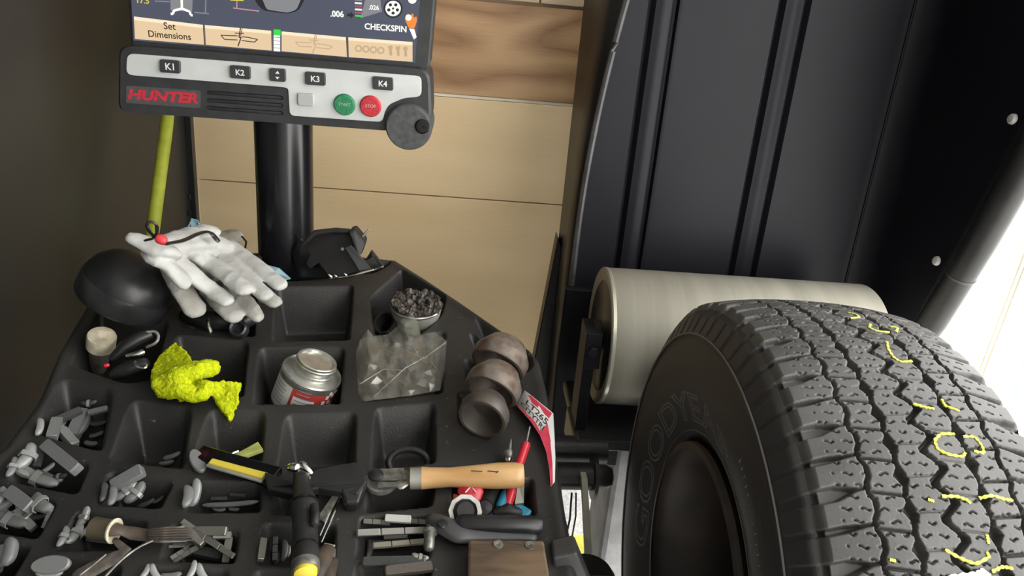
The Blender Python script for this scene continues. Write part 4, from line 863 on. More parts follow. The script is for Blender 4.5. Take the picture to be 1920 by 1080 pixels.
# ---- yellow microfibre cloth
mb = MB()
def slab(px, th): mb.prism([T(*q) for q in px], -EN*th*.75)
slab([(325, 638, .030), (352, 662, .034), (364, 690, .036), (350, 705, .036), (300, 732, .028), (276, 706, .022), (290, 670, .024)], .012)
slab([(288, 735, .02), (296, 705, .03), (370, 690, .034), (382, 735, .026), (352, 744, .020)], .012)
mb.tube([T(292, 718, .030), T(330, 706, .040), T(370, 692, .044), T(396, 688, .040)], [.010, .013, .013, .011], 12)
mb.tube([T(300, 728, .026), T(340, 728, .030), T(362, 742, .024), T(376, 738, .026), T(384, 722, .032)], [.011, .013, .010, .010, .009], 12)
slab([(380, 712, .032), (405, 710, .036), (450, 714, .030), (446, 730, .024), (420, 728, .024), (392, 735, .026)], .010)
slab([(392, 733, .020), (440, 728, .024), (446, 745, .018), (437, 772, .008), (428, 786, .004), (410, 762, .012)], .009)
organic(mb, 'microfibre_cloth', 'microfibre', None, .0018, 2, .0016, 60, .0014, 330, label='bright yellow terry microfibre cloth crumpled across two tray pockets', cat='cloth')

# ---- brush with cream collar and pliers-like black tool
p, n = surf(190, 690); br = thing('brush', p, 'short dark bristle brush with a cream collar in the tray pocket', 'brush')
top = T(190, 640, .012); ax5 = nrm(at(190, 640, depth(top))-at(184, 700, depth(top)+.035)); rb_ = px2m(25, top)
MB().lathe([(-.012, rb_*.9), (-.010, rb_), (.008, rb_*1.02), (.011, rb_*.96), (.011, rb_*.7), (.006, 0)], top, ax5, 32).build('collar', 'cream', br)
MB().lathe([(-.055, rb_*.55), (-.03, rb_*.72), (-.012, rb_*.78)], top, ax5, 24).build('bristles', 'bristle', br)
tl = thing('valve_tool', T(240, 680, -.02), 'black handled plier tool with chrome loops beside the cream-collared brush', 'tool')
mb = MB().tube([T(214, 672, -.004), T(236, 652, .006), T(262, 636, .012), (T(280, 630, .014))], [.006, .009, .0095, .008], 12); mb.build('handle', 'black_plastic', tl)
mb = MB().tube([T(214, 702, -.012), T(240, 692, -.006), T(272, 682, .0)], [.006, .011, .008], 12); mb.build('handle', 'black_plastic', tl)
mb = MB().tube(curve([T(276, 625, .02), T(290, 624, .02), T(297, 632, .016), T(292, 644, .010), T(276, 652, .004)]), .0022, 8); mb.build('spring_loop', 'steel', tl)
mb = MB().tube([T(240, 668, .01), T(262, 664, .012), T(268, 662, .012)], [.003, .004, .0045], 10); mb.build('pivot', 'chrome', tl)
mb = MB().tube(curve([T(254, 680, .012), T(260, 688, .010), T(272, 690, .010), T(276, 684, .011)]), .002, 8); mb.build('spring_loop', 'chrome', tl)
MB().tube([T(200, 686, .0), T(205, 685, .0)], .0026, 10).build('red_sleeve', 'red_plastic', tl)
# ---- black tool with steel details under the gloves
tk = thing('clamp_tool', T(410, 610, -.02), 'black clamp tool with steel strip tucked under the glove fingers', 'tool')
mb = MB().tube([T(352, 592, -.012), T(400, 600, -.006), T(455, 602, -.008), T(472, 596, -.01)], [.012, .015, .014, .010], 12); mb.build('body', 'black_plastic', tk)
mb = MB().tube([T(392, 598, .012), T(394, 610, .006), T(397, 622, -.002)], .0028, 8); mb.build('steel_strip', 'chrome', tk)
mb = MB().lathe([(-.01, .013), (.002, .013), (.004, .011), (.002, .008), (-.006, .007), (-.006, 0)], T(446, 614, .0), nrm(-FW+UP*.4), 24); mb.build('socket', 'dark_metal', tk)

# ---- wheel weights
def weight_proto(kind):
    mb = MB(); n = 12; L, Wd, Ht = 1.0, .40, .34
    if kind in ('clip', 'plain'):
        rings = []
        for k in range(13):
            t = k/12*2-1; e = (1-abs(t)**5)**.5 if abs(t) < 1 else .0; e = max(e, .35); x = t*L/2; th = np.linspace(0, 2*np.pi, n, endpoint=False)
            cy = np.sign(np.cos(th))*np.abs(np.cos(th))**.6*Wd/2*e; cz = np.sign(np.sin(th))*np.abs(np.sin(th))**.6*Ht/2*e
            rings.append(np.stack([np.full(n, x), cy+.10*t*t, cz+Ht/2], 1))
        rings = np.array(rings); rings = np.concatenate([rings, rings[:, :1]], 1); mb.grid(rings); mb.add(rings[0, :-1], [tuple(range(n))]); mb.add(rings[-1, :-1], [tuple(reversed(range(n)))])
    elif kind == 'bar':
        pts = round_poly([(-.5, -.14, .22), (.5, -.14, .22), (.5, .14, .22), (-.5, .14, .22)], .05, 2); mb.prism(pts, (0, 0, -.22), inset=.03)
    elif kind == 'strip':
        for k in range(3):
            x0 = -.5+k/3+.008; x1 = -.5+(k+1)/3-.008; mb.prism([(x0, -.10, .09), (x1, -.10, .09), (x1, .10, .09), (x0, .10, .09)], (0, 0, -.09), inset=.012)
        mb.prism([(-.5, -.09, .012), (.5, -.09, .012), (.5, .09, .012), (-.5, .09, .012)], (0, 0, -.012))
    elif kind == 'oval':
        mb.prism([(math.cos(a)*.5, math.sin(a)*.27, .16) for a in np.linspace(0, 2*math.pi, 20, endpoint=False)], (0, 0, -.16), inset=.04)
    return mb
def clip_proto():
    mb = MB(); pr = [(-.30, .10), (-.30, .30), (-.20, .40), (.05, .42), (.22, .38), (.30, .22), (.24, .12)]; w = .085; out = []
    for y, z in pr: out.append([(-w, y, z), (w, y, z)])
    out2 = [[(-w, y*.86, z*.92), (w, y*.86, z*.92)] for y, z in pr]; mb.grid(np.array(out)); mb.grid(np.array(out2)); 
    for s_ in (0, 1): mb.grid(np.array([[o_[s_], q_[s_]] for o_, q_ in zip(out, out2)]))
    return mb
PM = {}
def proto_mesh(kind, m_):
    if (kind, m_) not in PM:
        o = (clip_proto() if kind == '_clip' else weight_proto(kind)).build('w', m_, origin=(0, 0, 0)); PM[(kind, m_)] = o.data; bpy.data.objects.remove(o)
    return PM[(kind, m_)]
def weight(px, py, ang, lp, kind, m_, label, group, lift=0.0, wide=1.0, name='wheel_weight', cat='wheel weight', off=None):
    if off is None: p, n = surf(px, py)
    else: p, n = T(px, py, off), EN
    n = nrm(n*.6+EN*.4+np.array([random.uniform(-.18, .18), random.uniform(-.18, .18), 0])); a = math.radians(ang)
    q = hit(px+8*math.cos(a), py-8*math.sin(a), p, n); x = nrm(q-p); k = lp*depth(p)/F_PX/ (np.linalg.norm(q-p)*F_PX/8/depth(p)) * (np.linalg.norm(q-p)*F_PX/8/depth(p))
    k = lp/8*np.linalg.norm(q-p); k = min(k, lp*1.25*depth(p)/F_PX)
    F3 = frame(x, n); p = p + n*(.001+lift); s_ = min(k, .045) if kind in ('clip', 'plain', 'oval') else k
    wide = min(wide, 1.35); wy = min(.8*k, .030)*wide if kind in ('clip', 'plain') else (k*.9 if kind == 'oval' else min(k, .036)*wide); p = p-n*lift*.35; mw = Matrix.Identity(4)
    for i in range(3):
        mw[i][0] = F3[i, 0]*k; mw[i][1] = F3[i, 1]*wy; mw[i][2] = F3[i, 2]*wy; mw[i][3] = p[i]
    if kind == 'clip':
        root = bpy.data.objects.new(name, proto_mesh('clip', m_)); COL.objects.link(root); root.matrix_world = mw
        c = bpy.data.objects.new('clip', proto_mesh('_clip', 'steel' if random.random() < .5 else 'weight_light')); COL.objects.link(c); c.parent = root
    else:
        root = bpy.data.objects.new(name, proto_mesh(kind, m_)); COL.objects.link(root); root.matrix_world = mw
    return tag(root, label, cat, group)
G_, D_, L_ = 'weight_grey', 'weight_dark', 'weight_light'
SHAPE = {'clip': 'clip-on', 'plain': 'rounded', 'bar': 'flat bar-shaped', 'strip': 'segmented', 'oval': 'oval'}
TONE = {'weight_grey': 'grey', 'weight_dark': 'dark grey', 'weight_light': 'pale grey', 'steel': 'bright steel', 'steel_dull': 'dull steel', 'white_plastic': 'whitish', 'stained': 'stained cream', 'tin_dark': 'blackened'}
def heap(group, where, items):
    for it in items:
        label = TONE[it[5]]+' '+SHAPE[it[4]]+' '+where
        px, py, ang, lp, kind, m_ = it[:6]; lift = it[6] if len(it) > 6 else 0.0; wide = it[7] if len(it) > 7 else 1.0
        weight(px, py, ang, lp, kind, m_, label, group, lift, wide)
heap('weights in front of the brush', 'wheel weight heaped in the pocket just in front of the brush',
     [(130, 786, 25, 54, 'bar', D_), (170, 762, 10, 30, 'clip', D_), (195, 774, 15, 36, 'bar', G_), (190, 797, 8, 30, 'plain', D_), (77, 806, 82, 34, 'plain', L_), (100, 812, 75, 40, 'bar', G_, 0, 1.5), (117, 801, 60, 20, 'plain', L_, .004),
      (123, 828, -48, 40, 'bar', L_, .004, 1.2), (150, 796, 66, 56, 'bar', G_, .008, 1.9), (168, 803, 66, 44, 'plain', G_, .006), (155, 822, 64, 34, 'plain', L_, .008, 1.2), (172, 838, -6, 24, 'plain', L_, .003, 1.2), (186, 820, 20, 28, 'plain', G_, .004)])
heap('weights in the second edge pocket', 'wheel weight in the second edge pocket before the brush',
     [(24, 881, 68, 40, 'clip', G_), (52, 868, 62, 58, 'clip', L_, .003, 1.2), (79, 862, 78, 42, 'bar', D_), (125, 869, -38, 84, 'bar', G_, .006, 1.9), (97, 883, 35, 30, 'plain', L_, .006), (72, 900, -24, 74, 'clip', G_, .006), (44, 895, -12, 48, 'plain', G_, .003), (116, 900, 8, 28, 'clip', D_, .002), (100, 907, -20, 40, 'plain', G_)])
heap('weights in the third edge pocket', 'wheel weight in the third edge pocket before the brush',
     [(4, 936, 70, 38, 'clip', L_), (14, 953, 35, 44, 'plain', G_, .003, 1.3), (43, 941, -36, 54, 'bar', G_, .003, 1.9), (82, 951, -44, 46, 'clip', G_, .003, 1.2), (62, 960, -8, 50, 'strip', L_, .003), (8, 966, 60, 40, 'clip', D_, .006), (34, 984, -22, 62, 'clip', G_, .006), (54, 984, -44, 48, 'bar', L_, .012, 1.1), (88, 972, 68, 40, 'strip', G_), (18, 978, 22, 46, 'plain', G_, .004), (48, 974, 35, 40, 'clip', L_, .008), (72, 968, 10, 34, 'plain', D_)])
heap('weights in the fourth edge pocket', 'wheel weight in the fourth edge pocket before the brush',
     [(11, 1046, 86, 44, 'bar', L_, .004), (33, 1043, 80, 56, 'plain', G_, .004, 1.5), (2, 1070, 40, 30, 'plain', G_)])
heap('weights beside the brown sleeve', 'wheel weight lying beside the stained brown brush sleeve',
     [(166, 976, 64, 46, 'clip', L_, .006), (118, 1012, 68, 44, 'clip', G_, .003), (140, 1016, 55, 46, 'clip', L_, .004), (158, 997, 40, 36, 'plain', G_, .002), (182, 1022, -4, 42, 'bar', D_, 0), (163, 1008, 15, 32, 'plain', D_)])
heap('weights in front of the empty pocket', 'wheel weight in the heap in front of the large empty pocket',
     [(238, 903, 32, 66, 'bar', G_, .002, 1.5), (232, 914, 38, 42, 'clip', L_, .006, 1.2), (195, 932, 82, 36, 'plain', D_, .002), (212, 935, 82, 34, 'plain', G_, .003), (248, 926, 42, 54, 'clip', L_, .008, 1.1), (264, 930, 48, 52, 'clip', G_, .007, 1.2), (279, 942, 25, 36, 'plain', D_), (302, 938, 40, 26, 'plain', D_), (228, 930, 12, 32, 'plain', G_)])
heap('weights by the yellow-striped scraper', 'wheel weight tip in the empty pocket beside the yellow-striped scraper', [(326, 860, 22, 34, 'plain', L_, .003), (314, 874, 12, 28, 'plain', L_, .002)])
weight(374, 868, -65, 44, 'oval', G_, 'large flat grey wheel weight at the tip of the yellow-striped scraper', None, .002, 1.2)
heap('bent pair of weights', 'wheel weight standing in the pocket below the yellow-striped scraper', [(356, 942, 84, 40, 'plain', G_, .003, 1.2), (376, 928, 80, 54, 'plain', L_, .005, 1.0)])
heap('thin weights beside the bent pair', 'thin wheel weight beside the two standing rounded weights', [(430, 950, 4, 104, 'plain', G_, .002, .5), (413, 940, 2, 30, 'strip', D_, .003), (448, 939, 2, 28, 'strip', D_, .003), (412, 960, 0, 24, 'plain', L_, .0), (440, 961, 0, 20, 'plain', L_)])
heap('steel weight strips', 'weight in the jumbled heap by the stained brush tip',
     [(345, 1004, 20, 34, 'strip', 'steel_dull'), (365, 1010, -35, 50, 'bar', 'steel_dull', .008), (388, 1015, -32, 96, 'strip', 'steel', .012, .8), (402, 1020, -30, 90, 'strip', 'steel_dull', .010, .8), (400, 1002, 2, 60, 'bar', 'steel_dull', .004), (419, 1008, 3, 34, 'bar', 'steel', .009, 1.5), (325, 1030, 5, 30, 'strip', 'steel', .004), (330, 1040, 35, 44, 'strip', 'steel', .008), (350, 1038, 32, 54, 'strip', 'steel', .008), (390, 1042, -10, 66, 'bar', 'weight_dark', .002), (424, 1032, 82, 50, 'bar', 'steel_dull', .004), (434, 1028, 82, 44, 'strip', 'weight_dark', .002), (370, 1030, 15, 40, 'strip', 'weight_dark', .004), (352, 1024, 12, 44, 'strip', 'steel_dull', .006)])
heap('stub weights by the black grip', 'stub weight standing beside the black rubber grip', [(492, 1038, 82, 42, 'bar', 'steel_dull', .004), (520, 1030, 88, 46, 'strip', 'weight_dark', .006), (521, 1042, 88, 30, 'plain', 'steel_dull', .004), (537, 1038, 85, 40, 'plain', 'weight_dark', .004), (545, 1028, 85, 24, 'plain', 'steel', .002)])
heap('weights in the front row', 'wheel weight in the frontmost row, below the stained brush', [(103, 1060, 8, 72, 'oval', G_, .004, 1.6), (98, 1080, 5, 50, 'oval', L_, .006), (272, 1082, 60, 30, 'plain', L_, .008), (292, 1080, -60, 34, 'plain', L_, .008), (362, 1078, 70, 40, 'plain', L_, .01), (380, 1082, -60, 40, 'plain', L_, .006), (325, 1084, 10, 40, 'plain', G_, .004)])
heap('long weight strips under the wooden handle', 'weight in the pocket in front of the wooden handled roller',
     [(748, 979, -2, 48, 'bar', 'white_plastic', .008), (706, 991, 3, 50, 'strip', 'steel_dull', .004), (736, 1001, 4, 128, 'strip', 'steel', .010, 1.0), (775, 988, 0, 50, 'strip', 'weight_dark', .003), (744, 1018, 6, 44, 'bar', 'steel', .006), (690, 1026, 84, 34, 'plain', 'weight_dark', .004), (752, 1031, 5, 100, 'strip', 'stained', .010, .9), (722, 1020, 2, 50, 'bar', 'weight_dark', .002)])
heap('tool ends in the front pocket', 'tool end in the frontmost pocket beside the brown board', [(740, 1064, 6, 120, 'bar', 'weight_dark', .004), (784, 1054, -10, 32, 'clip', 'steel', .010), (764, 1074, 12, 90, 'bar', 'tin_dark', .006)])

# ---- yellow striped scraper (knife) and its lime mate
def R3(a, b, up=EN): return frame(np.asarray(b)-np.asarray(a), up)
def plate(mb, a, b, w0, w1, th, m=0, up=EN):
    a, b = np.asarray(a), np.asarray(b); F3 = R3(a, b, up); y = F3[:, 1]; z = F3[:, 2]
    mb.prism([a-y*w0+z*th/2, b-y*w1+z*th/2, b+y*w1+z*th/2, a+y*w0+z*th/2], -z*th, m)
sc_ = thing('scraper', T(440, 880, 0), 'black scraper handle with a bright yellow stripe laid across the tray ridges', 'scraper')
a, b = T(368, 846, .012), T(515, 893, .014)
mb = MB(); plate(mb, a, b, .0105, .0135, .010); mb.build('handle', 'gloss_black', sc_, smooth=False, bevel=.002)
a2, b2 = T(388, 864, .0185), T(494, 893, .0195); mb = MB(); plate(mb, a2, b2, .0062, .0075, .003); mb.build('edge_band', 'galv', sc_, smooth=False, bevel=.0008)
a2, b2 = T(391, 861, .0205), T(493, 889, .0215); mb = MB(); plate(mb, a2, b2, .0040, .0046, .003); mb.build('yellow_stripe', 'yellow_decal', sc_, smooth=False, bevel=.001)
lm = thing('lime_marker', T(465, 850, -.01), 'slim lime and grey marker lying in the pocket behind the yellow-striped scraper', 'marker')
mb = MB(); plate(mb, T(440, 862, -.012), T(488, 840, -.010), .004, .0075, .006); mb.build('barrel', 'lime_dull', lm, smooth=False, bevel=.001)
mb = MB().tube([T(436, 852, -.004), T(446, 848, -.004)], .0014, 6); mb.build('clip', 'chrome', lm)
# ---- centre: black flat blade tool
bl = thing('black_scraper_head', T(620, 905, 0), 'wide flat black plastic blade lying between the scraper and the steel roller', 'scraper')
mb = MB(); mb.prism([T(500, 884, .012), T(560, 905, .014), T(600, 878, .016), T(668, 866, .016), T(688, 880, .014), T(690, 905, .012), T(672, 928, .010), T(600, 915, .010), T(545, 925, .010), T(506, 916, .010)], -EN*.012); mb.build('blade', 'black_plastic', bl, smooth=False, bevel=.002)
mb = MB(); mb.prism([T(640, 915, .012), T(688, 905, .012), T(676, 942, .006), T(650, 944, .006)], -EN*.014); mb.build('block', 'black_plastic', bl, smooth=False, bevel=.003)
# ---- black rubber grip with yellow end
gr = thing('grip_tool', T(572, 980, 0), 'thick black rubber grip with chrome head and yellow end, standing across the tray pockets', 'hand tool')
Gp = [(564, 896, 16, .022), (566, 915, 18, .024), (570, 935, 22, .028), (571, 948, 29, .030), (571, 958, 29, .030), (571, 972, 25, .030), (572, 1000, 25, .032), (573, 1030, 26, .034), (573, 1045, 27, .036), (573, 1062, 27, .036)]
P = [T(a, b, h) for a, b, r, h in Gp]; R = [px2m(r, p)*.92 for (a, b, r, h), p in zip(Gp, P)]
mb = MB().tube(P, R, 24, up=EN, round_ends=False); mb.build('grip', 'dark_rubber', gr)
for i, rr in ((3, 1.04), (7, 1.04)): d = nrm(P[i+1]-P[i]); MB().tube([P[i]-d*.0015, P[i]+d*.0015], R[i]*rr, 24, round_ends=False).build('grip_ring', 'post_paint', gr)
d = nrm(P[-1]-P[-2]); MB().lathe([(-.004, R[-1]*1.05), (.004, R[-1]*1.08), (.006, R[-1]*1.02), (.005, R[-1]*.9)], P[-1], d, 32).build('end_ring', 'steel_dull', gr)
MB().lathe([(.0, R[-1]*.9), (.009, R[-1]*.85), (.011, R[-1]*.5), (.0115, 0)], P[-1], d, 24).build('yellow_end', 'yellow_decal', gr)
MB().tube([T(546, 876, .024), T(556, 877, .028)], .0058, 12).build('chrome_head', 'chrome', gr); MB().tube([T(566, 872, .028), T(572, 876, .028), T(584, 888, .022)], [.005, .005, .0035], 10).build('chrome_head', 'chrome', gr); MB().tube([T(556, 884, .022), T(578, 900, .02)], .0052, 10).build('neck', 'steel_dull', gr)
mb = MB().tube([T(588, 950, .046), T(592, 965, .046), T(590, 980, .046)], .0045, 10); mb.build('latch', 'dark_rubber', gr)
# ---- thin steel rods
for i, (a, b) in enumerate((((626, 940), (597, 1007)), ((636, 938), (600, 1020)))):
    MB().tube([T(*a, .034), T(*b, .030)], .0013, 8).build('steel_rod', 'chrome', label='thin bright steel rod leaning beside the black rubber grip', cat='rod', group='thin steel rods')
mb = MB(); plate(mb, T(642, 916, .026), T(604, 975, .018), .003, .0045, .003); mb.build('steel_blade', 'steel_dull', smooth=False, label='narrow grey steel blade behind the thin rods', cat='gauge')  # narrow flat steel blade
# ---- brown plier handles
bp_ = thing('leather_pliers', T(605, 1060, 0), 'brown worn pliers with steel jaw in front of the black rubber grip', 'pliers')
MB().tube([T(618, 1028, .030), T(600, 1055, .034), T(582, 1095, .036)], [.008, .012, .013], 12, up=EN, flat=.6).build('handle', 'old_leather', bp_); MB().tube([T(628, 1050, .026), T(616, 1070, .030), T(608, 1100, .032)], [.006, .010, .011], 12, up=EN, flat=.6).build('handle', 'old_leather', bp_)
mb = MB(); plate(mb, T(610, 1021, .026), T(632, 1025, .026), .003, .003, .005); mb.build('jaw', 'chrome', bp_, smooth=False, bevel=.001); MB().tube([T(627, 1028, .022), T(627, 1052, .022)], .0035, 8).build('jaw_side', 'steel_dull', bp_)

# ---- wooden handled steel roller (stitcher)
st = thing('hand_roller', T(830, 900, .0), 'steel hand roller with a turned pale wooden handle lying across the tray', 'hand roller')
ha, hb = T(788, 898, .024), T(984, 892, .030); hd = hb-ha; hL = np.linalg.norm(hd); hr = px2m(25, ha)
MB().lathe([(0, hr*.78), (.001, hr*.86), (hL*.10, hr*.80), (hL*.28, hr*.74), (hL*.5, hr*.86), (hL*.75, hr*1.0), (hL*.92, hr*.98), (hL*.985, hr*.90), (hL, hr*.80)], ha, hd, 36).build('wooden_handle', 'handle_wood', st, label='pale turned wooden handle')
MB().lathe([(-.013, hr*.72), (-.012, hr*.82), (.002, hr*.84), (.0025, hr*.7)], ha, hd, 32).build('ferrule', 'galv', st, label='grey metal ferrule')
hx = nrm(hd); hz = EN; hy = np.cross(hz, hx); wp = T(704, 901, .022)
for s_, (q0, q1) in ((1, ((700, 893), (756, 891))), (-1, ((706, 912), (748, 911)))):
    a, b = T(*q0, .024), T(*q1, .024); mb = MB(); plate(mb, a, b, .0085 if s_ == 1 else .004, .0095 if s_ == 1 else .003, .003); mb.tube([b, T(774, 898+s_*-2, .024)], [.0075, .003], 8, up=EN, flat=.3); mb.build('fork_arm', 'steel_dull', st, smooth=False, bevel=.0008)
MB().lathe([(-.0035, .016), (-.003, .018), (.003, .018), (.0035, .016)], T(712, 905, .016), EN, 36).build('roller_wheel', 'steel', st)
MB().lathe([(0, .009), (.002, .009), (.004, .006), (.0045, 0)], T(702, 893, .027), EN, 24).build('round_head', 'dark_metal', st)
mb = MB()
for q0, q1 in (((884, 884), (905, 885)), ((916, 884), (936, 886)), ((955, 884), (975, 883)), ((932, 888), (937, 882))):
    A_2, B_2 = ha+hx*0, None
    pa_, pb_ = T(*q0, .030+hr*.80), T(*q1, .030+hr*.80); mb.tube([pa_, pb_], .0006, 5)
mb.build('crack', 'old_leather', st)

# ---- black rubber ring in pocket
mb = MB(); cpt = T(766, 868, -.018); th = np.linspace(0, 2*np.pi, 33); ring = [cpt+EU*px2m(37, cpt)*math.cos(a)+EV*px2m(37, cpt)*.55*math.sin(a)+EN*.01*math.sin(a) for a in th]
mb.tube(ring, .0042, 10, up=EN, round_ends=False); mb.build('rubber_ring', 'dark_rubber', label='black rubber ring in the pocket behind the wooden handled roller', cat='ring')
# ---- little tools in the right pocket
sd = thing('red_screwdriver', T(970, 880, 0), 'small screwdriver with a slim red handle leaning beside the wooden handle end', 'screwdriver')
MB().tube([T(988, 833, .034), T(972, 880, .014), T(958, 930, .002), T(953, 948, -.004)], [.0055, .0058, .0062, .006], 14).build('handle', 'red_plastic', sd); MB().tube([T(995, 800, .050), T(988, 833, .034)], .0013, 8).build('shaft', 'steel_dull', sd)
vc = thing('valve_core_tool', T(953, 865, 0), 'tiny chrome valve core tool with pointed tip behind the wooden handle end', 'tool')
MB().tube([T(953, 866, .004), T(954, 856, .008)], .0052, 14).build('body', 'chrome', vc); MB().tube([T(955, 850, .010), T(958, 826, .018)], [.003, .0008], 10).build('tip', 'steel', vc); MB().tube([T(954, 855, .009), T(954, 852, .010)], .0068, 14).build('collar', 'steel', vc)
rc = thing('red_marker_cap', T(882, 930, -.02), 'bright red plastic marker cap with embossed mark in the pocket under the wooden handle', 'marker_cap')  # red cap of a small marker
cp = T(881, 930, -.012); ax6 = nrm(EN-EV*.5); MB().lathe([(-.014, .013), (-.002, .0155), (.004, .015), (.007, .011), (.0075, 0)], cp, ax6, 10).build('cap', 'red_plastic', rc)
q0 = cp+ax6*.0082; mb = MB().tube([q0+EU*-.006+EV*-.004, q0+EV*.005, q0+EU*.006+EV*-.003], .0009, 6); mb.build('mark', 'paper_white', rc)
MB().prism([T(850, 926, -.010), T(858, 928, -.008), T(856, 956, -.014), T(848, 954, -.016)], -EN*.008).build('orange_handle', 'orange_plastic', smooth=False, label='thin orange-brown handle at the pocket wall beside the red marker cap', cat='handle')
wr = thing('ring_spanner', T(871, 962, -.02), 'white-edged ring tool end below the red marker cap', 'spanner'); wc = T(871, 959, -.006); ax7 = nrm(EN*.8-EV*.6)
MB().lathe([(-.006, .0175), (.0, .0190), (.002, .0184), (.002, .0140), (-.006, .013)], wc, ax7, 10, closed=True).build('ring', 'white_plastic', wr); MB().lathe([(-.01, .0135), (-.003, .0125), (-.002, .006), (.004, .007), (.006, .010), (.008, .009), (.008, 0)], wc, ax7, 20).build('core', 'dark_rubber', wr)
sdk = thing('steel_punch', T(910, 945, -.02), 'dark steel punch with a round grey end beside the white ring tool', 'punch')
MB().tube([T(922, 918, -.016), T(910, 944, -.014)], .010, 20, round_ends=False).build('shank', 'dark_rubber', sdk); pe = T(909, 948, -.012); MB().lathe([(-.008, .0105), (0, .0105), (.003, .008), (.004, 0)], pe, nrm(EN-EV*.7), 24).build('end', 'dark_metal', sdk)
bpl = thing('blue_pliers', T(960, 965, -.02), 'pliers with blue and teal handles at the end of the tool pocket', 'pliers')
MB().prism(round_poly([T(*q) for q in [(965, 946, -.003), (978, 944, -.003), (998, 956, -.004), (994, 964, -.006), (980, 970, -.007), (968, 960, -.006)]], .004), -EN*.010).build('teal_handle', 'teal_plastic', bpl, smooth=False, bevel=.002)
MB().prism(round_poly([T(*q) for q in [(916, 962, -.006), (938, 956, -.004), (968, 962, -.006), (962, 974, -.008), (922, 976, -.008)]], .004), -EN*.010).build('blue_handle', 'blue_plastic', bpl, smooth=False, bevel=.002)
MB().tube([T(930, 962, -.004), T(952, 958, -.002), T(972, 962, -.004)], [.005, .009, .006], 12).build('joint', 'dark_rubber', bpl); MB().tube([T(948, 925, -.006), T(938, 950, -.006)], .006, 10).build('teal_handle', 'teal_plastic', bpl)
MB().prism([T(972, 915, -.004), T(984, 912, -.002), T(983, 950, -.012), T(966, 952, -.012)], -EN*.004).build('grey_plate', 'galv', smooth=False, label='small grey metal plate at the end of the tool pocket', cat='plate')
# ---- dark crank lever and black rod
lv = thing('lever', T(870, 990, .0), 'dark grey cranked lever with a rounded eye end above the brown board', 'lever')
Pq = [(812, 975, .012), (826, 982, .013), (845, 992, .013), (860, 1001, .012), (885, 1003, .010), (930, 1004, .008), (1000, 1006, .006)]
MB().tube(curve([T(*q) for q in Pq], 4), np.interp(np.linspace(0, 6, 25), range(7), [.010, .0115, .0125, .012, .010, .008, .006]), 14, up=EN, flat=.6).build('arm', 'hood_edge', lv); MB().lathe([(0, .006), (.002, .005), (.0025, 0)], T(829, 982, .021), EN, 16).build('eye', 'dark_metal', lv)
MB().tube([T(866, 982, .004), T(935, 984, .003), T(1005, 985, .002)], .0105, 16).build('black_rod', 'dark_metal', label='straight black rod lying behind the cranked lever', cat='rod')
tb = thing('tee_bolt', T(808, 1000, 0), 'small grey steel tee bolt at the eye of the cranked lever', 'bolt')
MB().tube([T(808, 972, .012), T(807, 1000, .010)], .0045, 10).build('head', 'steel_dull', tb); MB().tube([T(806, 1000, .010), T(804, 1026, .008)], .0058, 10).build('shank', 'steel_dull', tb); MB().tube([T(807, 996, .010), T(807, 1000, .010)], .0078, 12, round_ends=False).build('collar', 'steel', tb)
# ---- brown wooden board with two screws
bd = thing('wood_block', T(950, 1045, 0), 'weathered brown wooden block with two screws at the front of the tray', 'wood block')
MB().prism([T(878, 1011, .022), T(1020, 1012, .022), T(1036, 1110, .022), T(876, 1110, .022)], -EN*.021).build('board', 'old_board', bd, smooth=False, bevel=.003)
for q in ((934, 1021), (993, 1023)): MB().lathe([(0, .0055), (.0015, .005), (.0018, .002), (.0008, 0)], T(*q, .022), EN, 18).build('screw', 'steel_dull', bd)

# ---- stained brush with sleeve, left front
sb = thing('stained_brush', T(260, 1010, 0), 'brown stained glue brush with a dark olive sleeve and frayed hairs', 'brush')
MB().tube([T(176, 990, .012), T(212, 996, .014)], [px2m(21, T(176, 990)), px2m(20, T(212, 996))], 20, round_ends=False).build('sleeve', 'sleeve', sb)
dd = nrm(T(212, 996, .014)-T(176, 990, .012)); MB().lathe([(0, .0125), (.002, .0130), (.003, .011), (-.002, 0)], T(212, 995, .014), dd, 24).build('sleeve_rim', 'cream', sb)
MB().tube([T(212, 992, .018), T(228, 994, .016), T(250, 1000, .010), T(290, 1006, .010), T(330, 1004, .012)], [.009, .006, .008, .007, .005], 12, up=EN, flat=.5).build('ferrule', 'old_leather', sb)
for k in range(16):
    o_ = (k-8)*1.6; MB().tube([T(280, 1005+o_*.8, .014+.001*(k % 3)), T(310, 1004+o_, .016), T(345+(k*7) % 20, 1002+o_*1.1, .012)], [.0016, .0018, .0006], 6).build('bristle_tuft', 'old_leather' if k % 3 else 'steel_dull', sb)
mb = MB().tube([T(215, 1012, .008), T(235, 1030, .008), T(205, 1050, .006), T(150, 1080, .004)], [.003, .006, .009, .010], 12, up=EN, flat=.2); mb.build('hair_mat', 'bristle', sb)
MB().tube(curve([T(300, 1008, .016), T(262, 1025, .016), T(230, 1048, .014), T(196, 1082, .012)]), .0012, 8).build('loose_wire', 'steel_dull', sb); MB().tube([T(198, 1040, .012), T(176, 1058, .010), T(150, 1078, .008)], .001, 8).build('loose_wire', 'steel_dull', sb)
